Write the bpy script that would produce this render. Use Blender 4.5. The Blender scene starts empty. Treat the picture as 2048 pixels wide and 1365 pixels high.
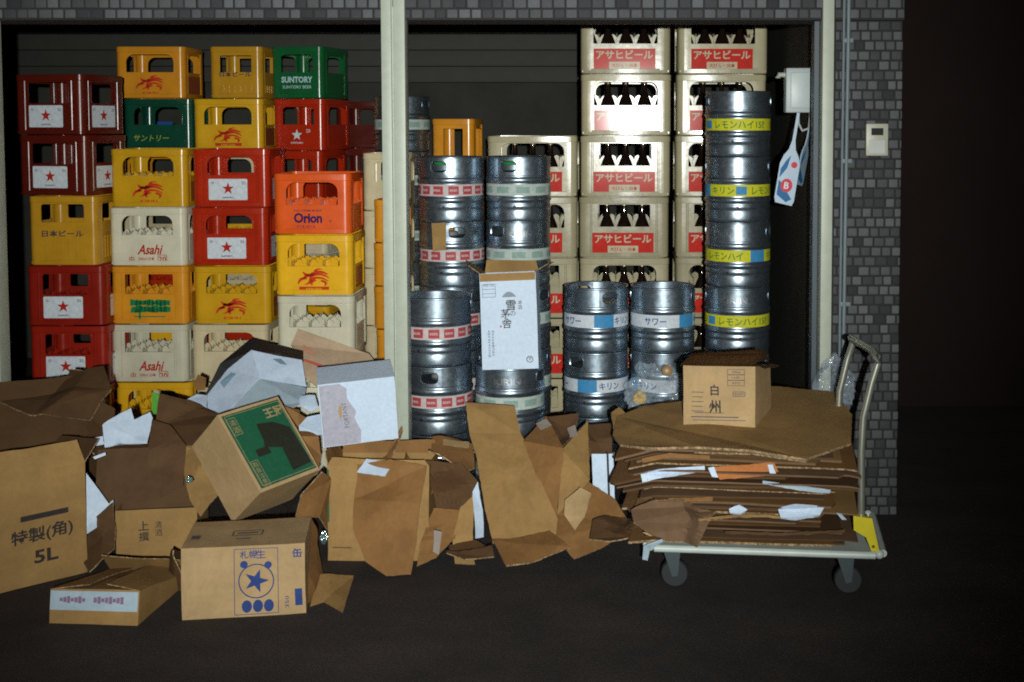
import bpy, bmesh, math, random
from mathutils import Vector, Matrix, noise
from mathutils.geometry import tessellate_polygon
random.seed(7)
R = math.radians
SC = bpy.context.scene
COL = SC.collection

# ------------------------------------------------------------------ camera
EYE = Vector((0, 0, 1.66)); FPX = 2600.0; PITCH = R(3.5); CX, CY = 1230.0, 409.0
cam = bpy.data.cameras.new("camera"); cam_o = bpy.data.objects.new("camera", cam); COL.objects.link(cam_o)
cam.sensor_width = 36; cam.lens = 36 * FPX / 2048
cam.shift_x = (1024 - CX) / 2048; cam.shift_y = (CY - 682.5) / 2048
cam.clip_end = 300; cam.clip_start = .05
cam_o.location = EYE; cam_o.rotation_euler = (R(90) - PITCH, 0, 0)
SC.camera = cam_o
# ------------------------------------------------------------------ night sky, camera flash, exposure
world = bpy.data.worlds.new("World"); SC.world = world; world.use_nodes = True
bg = world.node_tree.nodes["Background"]
bg.inputs[0].default_value = (.046, .033, .029, 1); bg.inputs[1].default_value = 1.0
fl = bpy.data.lights.new("camera_flash", "SPOT"); flo = bpy.data.objects.new("camera_flash", fl); COL.objects.link(flo)
fl.energy = 1540; fl.color = (.97, 1.0, .95); fl.shadow_soft_size = .022
fl.spot_size = R(57); fl.spot_blend = 1.0
flo.location = EYE + Vector((.12, -.7, .07))
SC.view_settings.view_transform = 'Standard'; SC.view_settings.look = 'None'
SC.view_settings.exposure = 0; SC.view_settings.gamma = 1
SC.cycles.max_bounces = 6; SC.cycles.diffuse_bounces = 3; SC.cycles.glossy_bounces = 3
SC.cycles.transparent_max_bounces = 8
SC.cycles.filter_width = 1.9
SC.cycles.use_denoising = False; SC.cycles.sample_clamp_indirect = .8
SC.cycles.use_adaptive_sampling = True; SC.cycles.adaptive_threshold = .06; SC.cycles.adaptive_min_samples = 32


def pt(px, py, d):
    """a point of the photograph at forward distance d (metres)"""
    F = Vector((0, math.cos(PITCH), -math.sin(PITCH))); U = Vector((0, math.sin(PITCH), math.cos(PITCH)))
    ray = F + Vector((1, 0, 0)) * ((px - CX) / FPX) - U * ((py - CY) / FPX)
    return EYE + ray * (d / ray.y)


def gp(px, py, z=0.0):
    """forward distance at which the ray of a photo point meets height z"""
    a = pt(px, py, 1.0) - EYE
    return (z - EYE.z) / a.z


def gpt(px, py, z=0.0): return pt(px, py, gp(px, py, z))


def aim(o, target):
    o.rotation_euler = (target - o.location).to_track_quat('-Z', 'Y').to_euler()


aim(flo, pt(880, 350, 6))

# ------------------------------------------------------------------ materials
MATS = {}


def nodes_of(name):
    m = bpy.data.materials.new(name); m.use_nodes = True
    nt = m.node_tree
    return m, nt, nt.nodes["Principled BSDF"]


def N(nt, typ, **kw):
    n = nt.nodes.new(typ)
    for k, v in kw.items():
        if k in n.inputs.keys():
            n.inputs[k].default_value = v
        else:
            setattr(n, k, v)
    return n


def varied(nt, col, amt, scale, rough_detail=6, coord='Object'):
    """base colour broken up by two noises"""
    tc = N(nt, 'ShaderNodeTexCoord')
    n1 = N(nt, 'ShaderNodeTexNoise', Scale=scale, Detail=rough_detail, Roughness=.65)
    nt.links.new(tc.outputs[coord], n1.inputs['Vector'])
    cr = N(nt, 'ShaderNodeValToRGB')
    cr.color_ramp.elements[0].position = .3; cr.color_ramp.elements[1].position = .72
    cr.color_ramp.elements[0].color = tuple(c * (1 - amt) for c in col) + (1,)
    cr.color_ramp.elements[1].color = tuple(min(1, c * (1 + amt * .6)) for c in col) + (1,)
    nt.links.new(n1.outputs[0], cr.inputs[0])
    return tc, n1, cr


def plastic(name, col, rough=.19, amt=.14):
    if name in MATS: return MATS[name]
    m, nt, b = nodes_of(name)
    tc, n1, cr = varied(nt, col, amt, 9)
    oi = N(nt, 'ShaderNodeObjectInfo')
    hs = N(nt, 'ShaderNodeHueSaturation')
    mr = N(nt, 'ShaderNodeMapRange'); mr.inputs[3].default_value = .82; mr.inputs[4].default_value = 1.1
    nt.links.new(oi.outputs['Random'], mr.inputs[0]); nt.links.new(mr.outputs[0], hs.inputs['Value'])
    nt.links.new(cr.outputs[0], hs.inputs['Color'])
    # grime streaks
    n2 = N(nt, 'ShaderNodeTexNoise', Scale=34.0, Detail=8, Roughness=.7)
    mp = N(nt, 'ShaderNodeMapping'); mp.inputs['Scale'].default_value = (1, 1, .22)
    nt.links.new(tc.outputs['Object'], mp.inputs[0]); nt.links.new(mp.outputs[0], n2.inputs['Vector'])
    r2 = N(nt, 'ShaderNodeValToRGB'); r2.color_ramp.elements[0].position = .56; r2.color_ramp.elements[1].position = .74
    r2.color_ramp.elements[0].color = (0, 0, 0, 1); r2.color_ramp.elements[1].color = (.32, .32, .32, 1)
    nt.links.new(n2.outputs[0], r2.inputs[0])
    mx = N(nt, 'ShaderNodeMixRGB', blend_type='MIX'); mx.inputs[2].default_value = tuple(c * .45 + .012 for c in col) + (1,)
    nt.links.new(r2.outputs[0], mx.inputs[0]); nt.links.new(hs.outputs[0], mx.inputs[1])
    nt.links.new(mx.outputs[0], b.inputs['Base Color'])
    rr = N(nt, 'ShaderNodeMapRange'); rr.inputs[3].default_value = rough - .08; rr.inputs[4].default_value = rough + .16
    nt.links.new(n1.outputs[0], rr.inputs[0]); nt.links.new(rr.outputs[0], b.inputs['Roughness'])
    b.inputs['Specular IOR Level'].default_value = .42
    bp = N(nt, 'ShaderNodeBump', Strength=.10, Distance=.004)
    n3 = N(nt, 'ShaderNodeTexNoise', Scale=22.0, Detail=4)
    nt.links.new(tc.outputs['Object'], n3.inputs['Vector']); nt.links.new(n3.outputs[0], bp.inputs['Height'])
    nt.links.new(bp.outputs[0], b.inputs['Normal'])
    MATS[name] = m
    return m


def cardboard(name, col, amt=.2, rough=.8):
    if name in MATS: return MATS[name]
    m, nt, b = nodes_of(name)
    tc, n1, cr = varied(nt, col, amt, 7, 8)
    w = N(nt, 'ShaderNodeTexWave', Scale=26.0, Distortion=.6); w.bands_direction = 'X'
    nt.links.new(tc.outputs['Object'], w.inputs['Vector'])
    n2 = N(nt, 'ShaderNodeTexNoise', Scale=60.0, Detail=6, Roughness=.7)
    nt.links.new(tc.outputs['Object'], n2.inputs['Vector'])
    r2 = N(nt, 'ShaderNodeMapRange'); r2.inputs[3].default_value = .78; r2.inputs[4].default_value = 1.2
    nt.links.new(n2.outputs[0], r2.inputs[0])
    mx = N(nt, 'ShaderNodeMixRGB', blend_type='MULTIPLY'); mx.inputs[0].default_value = 1
    nt.links.new(cr.outputs[0], mx.inputs[1]); nt.links.new(r2.outputs[0], mx.inputs[2])
    # scuffs and damp stains with shapes of their own
    n4 = N(nt, 'ShaderNodeTexNoise', Scale=3.3, Detail=3, Distortion=.8)
    nt.links.new(tc.outputs['Object'], n4.inputs['Vector'])
    r4 = N(nt, 'ShaderNodeValToRGB'); r4.color_ramp.elements[0].position = .57; r4.color_ramp.elements[1].position = .63
    r4.color_ramp.elements[0].color = (0, 0, 0, 1); r4.color_ramp.elements[1].color = (.35, .35, .35, 1)
    nt.links.new(n4.outputs[0], r4.inputs[0])
    m2 = N(nt, 'ShaderNodeMixRGB', blend_type='MIX'); m2.inputs[2].default_value = tuple(c * .62 for c in col) + (1,)
    nt.links.new(r4.outputs[0], m2.inputs[0]); nt.links.new(mx.outputs[0], m2.inputs[1])
    nt.links.new(m2.outputs[0], b.inputs['Base Color'])
    b.inputs['Roughness'].default_value = rough
    b.inputs['Specular IOR Level'].default_value = .25
    bp = N(nt, 'ShaderNodeBump', Strength=.05, Distance=.003)
    ad = N(nt, 'ShaderNodeMath', operation='ADD')
    n6 = N(nt, 'ShaderNodeTexNoise', Scale=11.0, Detail=3); nt.links.new(tc.outputs['Object'], n6.inputs['Vector'])
    nt.links.new(n2.outputs[0], ad.inputs[0]); nt.links.new(n6.outputs[0], ad.inputs[1])
    nt.links.new(ad.outputs[0], bp.inputs['Height']); nt.links.new(bp.outputs[0], b.inputs['Normal'])
    MATS[name] = m
    return m


def simple(name, col, rough=.5, metal=0.0, spec=.5, amt=.12, scale=14):
    if name in MATS: return MATS[name]
    m, nt, b = nodes_of(name)
    tc, n1, cr = varied(nt, col, amt, scale)
    nt.links.new(cr.outputs[0], b.inputs['Base Color'])
    b.inputs['Roughness'].default_value = rough; b.inputs['Metallic'].default_value = metal
    b.inputs['Specular IOR Level'].default_value = spec
    MATS[name] = m
    return m


def steel(name, col=(.40, .49, .575), rough=.29):
    if name in MATS: return MATS[name]
    m, nt, b = nodes_of(name)
    tc = N(nt, 'ShaderNodeTexCoord')
    mp = N(nt, 'ShaderNodeMapping'); mp.inputs['Scale'].default_value = (1, 1, 1.6)
    n1 = N(nt, 'ShaderNodeTexNoise', Scale=11.0, Detail=8, Roughness=.7)
    nt.links.new(tc.outputs['Object'], mp.inputs[0]); nt.links.new(mp.outputs[0], n1.inputs['Vector'])
    cr = N(nt, 'ShaderNodeValToRGB'); cr.color_ramp.elements[0].position = .3; cr.color_ramp.elements[1].position = .7
    cr.color_ramp.elements[0].color = tuple(c * .68 for c in col) + (1,); cr.color_ramp.elements[1].color = tuple(col) + (1,)
    nt.links.new(n1.outputs[0], cr.inputs[0]); nt.links.new(cr.outputs[0], b.inputs['Base Color'])
    b.inputs['Metallic'].default_value = .93
    n2 = N(nt, 'ShaderNodeTexNoise', Scale=45.0, Detail=8, Roughness=.75)
    nt.links.new(tc.outputs['Object'], n2.inputs['Vector'])
    rr = N(nt, 'ShaderNodeMapRange'); rr.inputs[1].default_value = .3; rr.inputs[2].default_value = .7
    rr.inputs[3].default_value = rough - .03; rr.inputs[4].default_value = rough + .12
    nt.links.new(n2.outputs[0], rr.inputs[0]); nt.links.new(rr.outputs[0], b.inputs['Roughness'])
    bp = N(nt, 'ShaderNodeBump', Strength=.07, Distance=.006)
    n3 = N(nt, 'ShaderNodeTexNoise', Scale=13.0, Detail=2)
    nt.links.new(tc.outputs['Object'], n3.inputs['Vector']); nt.links.new(n3.outputs[0], bp.inputs['Height'])
    nt.links.new(bp.outputs[0], b.inputs['Normal'])
    MATS[name] = m
    return m


YEL = lambda: plastic("yellow_plastic", (.74, .40, .014))
AMB = lambda: plastic("amber_plastic", (.66, .27, .018))
DYEL = lambda: plastic("mustard_plastic", (.54, .275, .018))
CRIM = lambda: plastic("crimson_plastic", (.30, .016, .007), .22)
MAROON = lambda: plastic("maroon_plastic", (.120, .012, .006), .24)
RED = lambda: plastic("red_plastic", (.47, .026, .006), .18)
ORA = lambda: plastic("orange_red_plastic", (.82, .11, .012), .25)
WHI = lambda: plastic("white_plastic", (.70, .66, .50))
CRE = lambda: plastic("cream_plastic", (.66, .56, .35))
BEI = lambda: plastic("beige_plastic", (.44, .395, .25), .15, .1)
GRE = lambda: plastic("green_plastic", (.010, .12, .034), .17)
STEEL = lambda: steel("brushed_steel")
TAN = lambda: cardboard("tan_cardboard", (.335, .20, .072))
LTAN = lambda: cardboard("light_cardboard", (.44, .30, .150))
BRN = lambda: cardboard("brown_cardboard", (.25, .125, .042))
DBRN = lambda: cardboard("dark_cardboard", (.100, .052, .022))  # dark brown, deepened so the colour holds the shade of grazing-lit faces
WCARD = lambda: cardboard("white_cardboard", (.58, .70, .86), .06, .55)
GWCARD = lambda: cardboard("grey_blue_cardboard", (.40, .51, .60), .14, .6)
def corrugated_cut():
    if "corrugated_cut" in MATS: return MATS["corrugated_cut"]
    m, nt, b = nodes_of("corrugated_cut")
    tc = N(nt, 'ShaderNodeTexCoord'); n = N(nt, 'ShaderNodeTexNoise', Scale=70.0, Detail=5, Roughness=.8)
    nt.links.new(tc.outputs['Object'], n.inputs['Vector'])
    cr = N(nt, 'ShaderNodeValToRGB'); cr.color_ramp.elements[0].position = .42; cr.color_ramp.elements[1].position = .6
    cr.color_ramp.elements[0].color = (.13, .08, .04, 1); cr.color_ramp.elements[1].color = (.46, .32, .17, 1)
    nt.links.new(n.outputs[0], cr.inputs[0]); nt.links.new(cr.outputs[0], b.inputs['Base Color']); b.inputs['Roughness'].default_value = .9
    MATS["corrugated_cut"] = m
    return m


CUT = corrugated_cut
BLK = lambda: simple("black_card", (.014, .012, .014), .6)
ink = lambda n, c: simple("ink_" + n, c, .6, 0, .3, .18, 60)
gink = lambda n, c: simple("gloss_ink_" + n, c, .115, 0, .22, .18, 60)

# ------------------------------------------------------------------ mesh helpers
TRUE = Vector((0, 0, 0))


def finish(bm, name, smooth=None, recalc=True):
    if recalc: bmesh.ops.recalc_face_normals(bm, faces=bm.faces)
    me = bpy.data.meshes.new(name); bm.to_mesh(me); bm.free()
    if smooth is not None:
        for p in me.polygons: p.use_smooth = True
        me.set_sharp_from_angle(angle=R(smooth))
    return me


def link(name, me, mat=None, parent=None):
    o = bpy.data.objects.new(name, me); COL.objects.link(o)
    if mat is not None and not me.materials: me.materials.append(mat)
    if parent is not None: o.parent = parent
    return o


def tag(o, label, cat, group=None, kind=None):
    o['label'] = label; o['category'] = cat
    if group: o['group'] = group
    if kind: o['kind'] = kind
    return o


def thing(name, label, cat, M=None, group=None):
    o = bpy.data.objects.new(name, None); COL.objects.link(o); o.empty_display_size = .05
    if M is not None: o.matrix_world = M
    return tag(o, label, cat, group)


def box(bm, x0, y0, z0, x1, y1, z1, bev=0.0, M=None):
    r = bmesh.ops.create_cube(bm, size=1)
    vs = r['verts']
    for v in vs:
        v.co = Vector(((x0 + x1) / 2 + v.co.x * (x1 - x0), (y0 + y1) / 2 + v.co.y * (y1 - y0), (z0 + z1) / 2 + v.co.z * (z1 - z0)))
        if M is not None: v.co = M @ v.co
    if bev:
        es = list({e for v in vs for e in v.link_edges})
        bmesh.ops.bevel(bm, geom=es, offset=bev, segments=2, affect='EDGES', profile=.6)


def tube(bm, pts, r, n=10, closed_ends=True):
    rings = []
    for i, p in enumerate(pts):
        p = Vector(p)
        a = Vector(pts[max(i - 1, 0)]); b = Vector(pts[min(i + 1, len(pts) - 1)])
        t = (b - a).normalized()
        up = Vector((0, 0, 1)) if abs(t.z) < .9 else Vector((0, 1, 0))
        s = t.cross(up).normalized(); u = s.cross(t)
        rr = r[i] if isinstance(r, (list, tuple)) else r
        rings.append([bm.verts.new(p + (s * math.cos(2 * math.pi * k / n) + u * math.sin(2 * math.pi * k / n)) * rr) for k in range(n)])
    for a, b in zip(rings, rings[1:]):
        for k in range(n):
            bm.faces.new((a[k], a[(k + 1) % n], b[(k + 1) % n], b[k]))
    if closed_ends:
        bm.faces.new(rings[0]); bm.faces.new(rings[-1])


def lathe(bm, prof, n=48, capb=False, capt=False, off=(0, 0, 0)):
    rings = []
    for r, z in prof:
        rings.append([bm.verts.new((off[0] + r * math.cos(2 * math.pi * k / n), off[1] + r * math.sin(2 * math.pi * k / n), off[2] + z)) for k in range(n)])
    for a, b in zip(rings, rings[1:]):
        for k in range(n):
            bm.faces.new((a[k], a[(k + 1) % n], b[(k + 1) % n], b[k]))
    if capb: bm.faces.new(rings[0])
    if capt: bm.faces.new(rings[-1])


def rrect(w, h, r, n=5, cx=0, cy=0, rb=None):
    """rounded rectangle outline; r upper corner radius, rb lower corner radius"""
    rb = r if rb is None else rb
    out = []
    for (sx, sy, a0, q) in ((1, -1, -90, rb), (1, 1, 0, r), (-1, 1, 90, r), (-1, -1, 180, rb)):
        for k in range(n + 1):
            a = R(a0 + 90 * k / n)
            out.append((cx + sx * (w / 2 - q) + q * math.cos(a), cy + sy * (h / 2 - q) + q * math.sin(a)))
    return out


def plate2d(bm, outline, holes, fn, t):
    """flat plate with holes, mapped by fn(u, v, depth)"""
    loops = [outline] + list(holes)
    tri = tessellate_polygon([[Vector((u, v, 0)) for u, v in L] for L in loops])
    flat = [p for L in loops for p in L]
    a = [bm.verts.new(fn(u, v, 0)) for u, v in flat]
    b = [bm.verts.new(fn(u, v, t)) for u, v in flat]
    for i, j, k in tri:
        try:
            bm.faces.new((a[i], a[j], a[k])); bm.faces.new((b[i], b[k], b[j]))
        except ValueError:
            pass
    s = 0
    for L in loops:
        n = len(L)
        for k in range(n):
            i, j = s + k, s + (k + 1) % n
            bm.faces.new((a[i], a[j], b[j], b[i]))
        s += n


def ring_sweep(bm, w, d, rad, prof, n=4):
    """closed profile [(outward offset, z)] swept round a rounded rectangle"""
    loops = [[bm.verts.new((x, y, z)) for x, y in rrect(w + 2 * o, d + 2 * o, max(rad + o, .001), n)] for o, z in prof]
    m = len(loops)
    for i in range(m):
        a, b = loops[i], loops[(i + 1) % m]
        for k in range(len(a)):
            bm.faces.new((a[k], a[(k + 1) % len(a)], b[(k + 1) % len(a)], b[k]))


# ---- flat artwork: (verts2d, faces)
TXT = {}


def text2d(s, w=None, h=None, bold=0.0, shear=0.0, space=1.0, vertical=False):
    key = (s, w, h, bold, shear, space, vertical)
    if key in TXT: return TXT[key]
    if vertical:
        parts = []
        n = len(s)
        for i, ch in enumerate(s):
            parts.append(shift2d(text2d(ch, None, h / n * .86, bold), 0, h / 2 - h / n * (i + .5)))
        TXT[key] = merge2d(*parts)
        return TXT[key]
    c = bpy.data.curves.new("lettering_curve", "FONT"); c.body = s; c.resolution_u = 2; c.offset = bold; c.shear = shear; c.space_character = space
    o = bpy.data.objects.new("lettering_curve", c); COL.objects.link(o)
    dg = bpy.context.evaluated_depsgraph_get(); dg.update()
    ev = o.evaluated_get(dg); m = ev.to_mesh()
    vs = [(v.co.x, v.co.y) for v in m.vertices]; fs = [tuple(p.vertices) for p in m.polygons]
    ev.to_mesh_clear(); bpy.data.objects.remove(o); bpy.data.curves.remove(c)
    x0, x1 = min(v[0] for v in vs), max(v[0] for v in vs); y0, y1 = min(v[1] for v in vs), max(v[1] for v in vs)
    sx = w / (x1 - x0) if w else None; sy = h / max(y1 - y0, 1e-4) if h else None
    if sx is None: sx = sy
    if sy is None: sy = sx
    TXT[key] = ([((x - (x0 + x1) / 2) * sx, (y - (y0 + y1) / 2) * sy) for x, y in vs], fs)
    return TXT[key]


def poly2d(pts):
    tri = tessellate_polygon([[Vector((u, v, 0)) for u, v in pts]])
    return (list(pts), [tuple(t) for t in tri])


def shift2d(a, du, dv, rot=0.0):
    c, s = math.cos(rot), math.sin(rot)
    return ([(u * c - v * s + du, u * s + v * c + dv) for u, v in a[0]], a[1])


def merge2d(*arts):
    V, F = [], []
    for v, f in arts:
        o = len(V); V += v; F += [tuple(i + o for i in q) for q in f]
    return (V, F)


def rect2d(w, h, cx=0, cy=0): return poly2d([(cx - w / 2, cy - h / 2), (cx + w / 2, cy - h / 2), (cx + w / 2, cy + h / 2), (cx - w / 2, cy + h / 2)])


def frame2d(w, h, t, cx=0, cy=0):
    return merge2d(rect2d(w, t, cx, cy + h / 2), rect2d(w, t, cx, cy - h / 2), rect2d(t, h - t * 1.02, cx - w / 2, cy), rect2d(t, h - t * 1.02, cx + w / 2, cy))


def star2d(r, rot=0.0):
    return poly2d([((r if k % 2 == 0 else r * .4) * math.cos(R(90 + 36 * k) + rot), (r if k % 2 == 0 else r * .4) * math.sin(R(90 + 36 * k) + rot)) for k in range(10)])


def ring2d(r, t, n=36):
    V = [(r * math.cos(2 * math.pi * k / n), r * math.sin(2 * math.pi * k / n)) for k in range(n)] + [((r - t) * math.cos(2 * math.pi * k / n), (r - t) * math.sin(2 * math.pi * k / n)) for k in range(n)]
    return (V, [(k, (k + 1) % n, n + (k + 1) % n, n + k) for k in range(n)])


def disc2d(r, n=20, cx=0, cy=0, k=1.0): return poly2d([(cx + r * math.cos(2 * math.pi * i / n), cy + k * r * math.sin(2 * math.pi * i / n)) for i in range(n)])


def swoosh(a, b, bend, t0, t1=0.0, n=7):
    """a tapering curved stroke"""
    a = Vector(a); b = Vector(b); d = b - a; p = Vector((-d.y, d.x))
    L, Rr = [], []
    for k in range(n + 1):
        f = k / n
        c = a + d * f + p * bend * math.sin(math.pi * f)
        tg = (d + p * bend * math.pi * math.cos(math.pi * f)).normalized(); q = Vector((-tg.y, tg.x))
        w = t0 * (1 - f) + t1 * f + .25 * t0 * math.sin(math.pi * f)
        L.append(tuple(c + q * w)); Rr.append(tuple(c - q * w))
    return poly2d(L + Rr[::-1])


def emblem2d(w, h):
    """leaping maned beast made of swept strokes"""
    S = [swoosh((-.10, .62), (.44, .66), .30, .075, .03), swoosh((-.16, .52), (.48, .46), .28, .07, .02), swoosh((-.14, .40), (.46, .28), .22, .06, .015),
         swoosh((-.02, .66), (-.34, .80), .35, .07, .02), swoosh((-.20, .70), (-.46, .42), .2, .07, .02), swoosh((-.24, .46), (-.5, .12), -.2, .06, .012),
         swoosh((-.10, .40), (-.30, .10), .2, .06, .015), swoosh((.06, .36), (-.06, .06), -.25, .06, .02), swoosh((.22, .32), (.34, .02), .3, .055, .015),
         swoosh((.02, .84), (.28, .94), .2, .045, .01)]
    V, F = merge2d(*S)
    return ([(u * w, (v - .5) * h) for u, v in V], F)


def art_mesh(name, arts, fn, mat):
    bm = bmesh.new()
    for V, F in arts:
        vs = [bm.verts.new(fn(u, v)) for u, v in V]
        for f in F:
            if len(set(f)) < 3: continue
            try: bm.faces.new([vs[i] for i in f])
            except ValueError: pass
    me = finish(bm, name, recalc=False); me.materials.append(mat)
    return me


# ------------------------------------------------------------------ crates
CB = {}


def scallop(w, z0, z1, n, amp):
    out = [(-w / 2, z0), (w / 2, z0)]
    for k in range(n * 4 + 1):
        u = w / 2 - w * k / (n * 4)
        out.append((u, z1 + amp * abs(math.sin(math.pi * k / 4))))
    return out


def crate_mesh(w, d, h, opening, mat, ribs=False, div=.46, half=False):
    key = (w, d, h, opening, mat.name, ribs, div)
    if key in CB: return CB[key]
    bm = bmesh.new()
    cr = .034
    # rims, each with softened edges
    def rim(z0, z1, o, t=.012):
        e = .0025
        ring_sweep(bm, w - 2 * .0, d, cr, [(o - t, z0), (o - e, z0), (o, z0 + e), (o, z1 - e), (o - e, z1), (o - t, z1)])
    rim(h - .036, h - .003, 0)
    rim(.003, .028, -.003)
    # rounded corner posts
    for sx in (-1, 1):
        for sy in (-1, 1):
            cx, cy = sx * (w / 2 - cr - .002), sy * (d / 2 - cr - .002)
            arc = []
            for k in range(9):
                a = R(90 * k / 8)
                arc.append((cx + sx * cr * math.cos(a), cy + sy * cr * math.sin(a)))
            e = .02
            arc = [(arc[0][0], arc[0][1] - sy * e)] + arc + [(arc[-1][0] - sx * e, arc[-1][1])]
            inner = [(x - sx * .007 * (1 if i else 1), y - sy * .007) for i, (x, y) in enumerate(arc)]
            lo, hi = .02, h - .03
            for A in (arc, inner):
                a0 = [bm.verts.new((x, y, lo)) for x, y in A]; a1 = [bm.verts.new((x, y, hi)) for x, y in A]
                for k in range(len(A) - 1): bm.faces.new((a0[k], a0[k + 1], a1[k + 1], a1[k]))
    # panels with hand holes
    kind, ow, zl, zh = opening
    for face in range(4):
        W = (w if face < 2 else d)
        D = (d if face < 2 else w)
        ang = (0, math.pi, math.pi / 2, -math.pi / 2)[face]
        rot = Matrix.Rotation(ang, 3, 'Z')
        pw = W - 2 * cr - .014
        a = min(ow * W, pw - .02) if face < 2 else min(ow * W * .9, pw - .02)
        hh = (zh - zl) * h
        rt = {'arch': min(.045, hh * .8), 'rect': .005, 'soft': .014}[kind]
        hole = rrect(a, hh, rt, 6, 0, (zl + zh) / 2 * h, .005 if kind != 'soft' else .012)
        yo = -D / 2 + .0055
        plate2d(bm, [(-pw / 2, .02), (pw / 2, .02), (pw / 2, h - .03), (-pw / 2, h - .03)], [hole[::-1]], lambda u, v, t: rot @ Vector((u, yo + t, v)), .005)
        # raised lip round the hole and vertical ribs
        lip = rrect(a + .008, hh + .008, rt + .004, 6, 0, (zl + zh) / 2 * h, .006)
        plate2d(bm, lip, [rrect(a, hh, rt, 6, 0, (zl + zh) / 2 * h, .005 if kind != 'soft' else .012)[::-1]], lambda u, v, t: rot @ Vector((u, yo - .003 + t, v)), .0028)
        for s in (-1, 1):
            for q in (.022,):
                u = s * (pw / 2 - q)
                if abs(u) - .006 < a / 2: continue
                tube(bm, [rot @ Vector((u, yo + .0015, .025)), rot @ Vector((u, yo + .0015, h - .034))], .0065, 10, False)
        if ribs:
            for k in range(6):
                u = (k - 2.5) * pw / 7
                plate2d(bm, [(u - .011, .035), (u + .011, .035), (u + .011, zl * h - .075), (u - .011, zl * h - .075)], [], lambda p, v, t: rot @ Vector((p, yo - .004 + t, v)), .0038)
    # floor and bottle dividers
    box(bm, -w / 2 + .01, -d / 2 + .01, .012, w / 2 - .01, d / 2 - .01, .019)
    if div:
        for k in range(1, 5):
            x = -w / 2 + w * k / 5
            plate2d(bm, scallop(d - .02, .02, div * h, 8, .02), [], lambda u, v, t: Vector((x + t, u, v)), .003)
        for k in range(1, 4):
            y = -d / 2 + d * k / 4
            plate2d(bm, scallop(w - .02, .02, div * h, 10, .02), [], lambda u, v, t: Vector((u, y + t, v)), .003)
    me = finish(bm, "crate_body", 35); me.materials.append(mat)
    CB[key] = me
    return me


ART = {}


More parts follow.
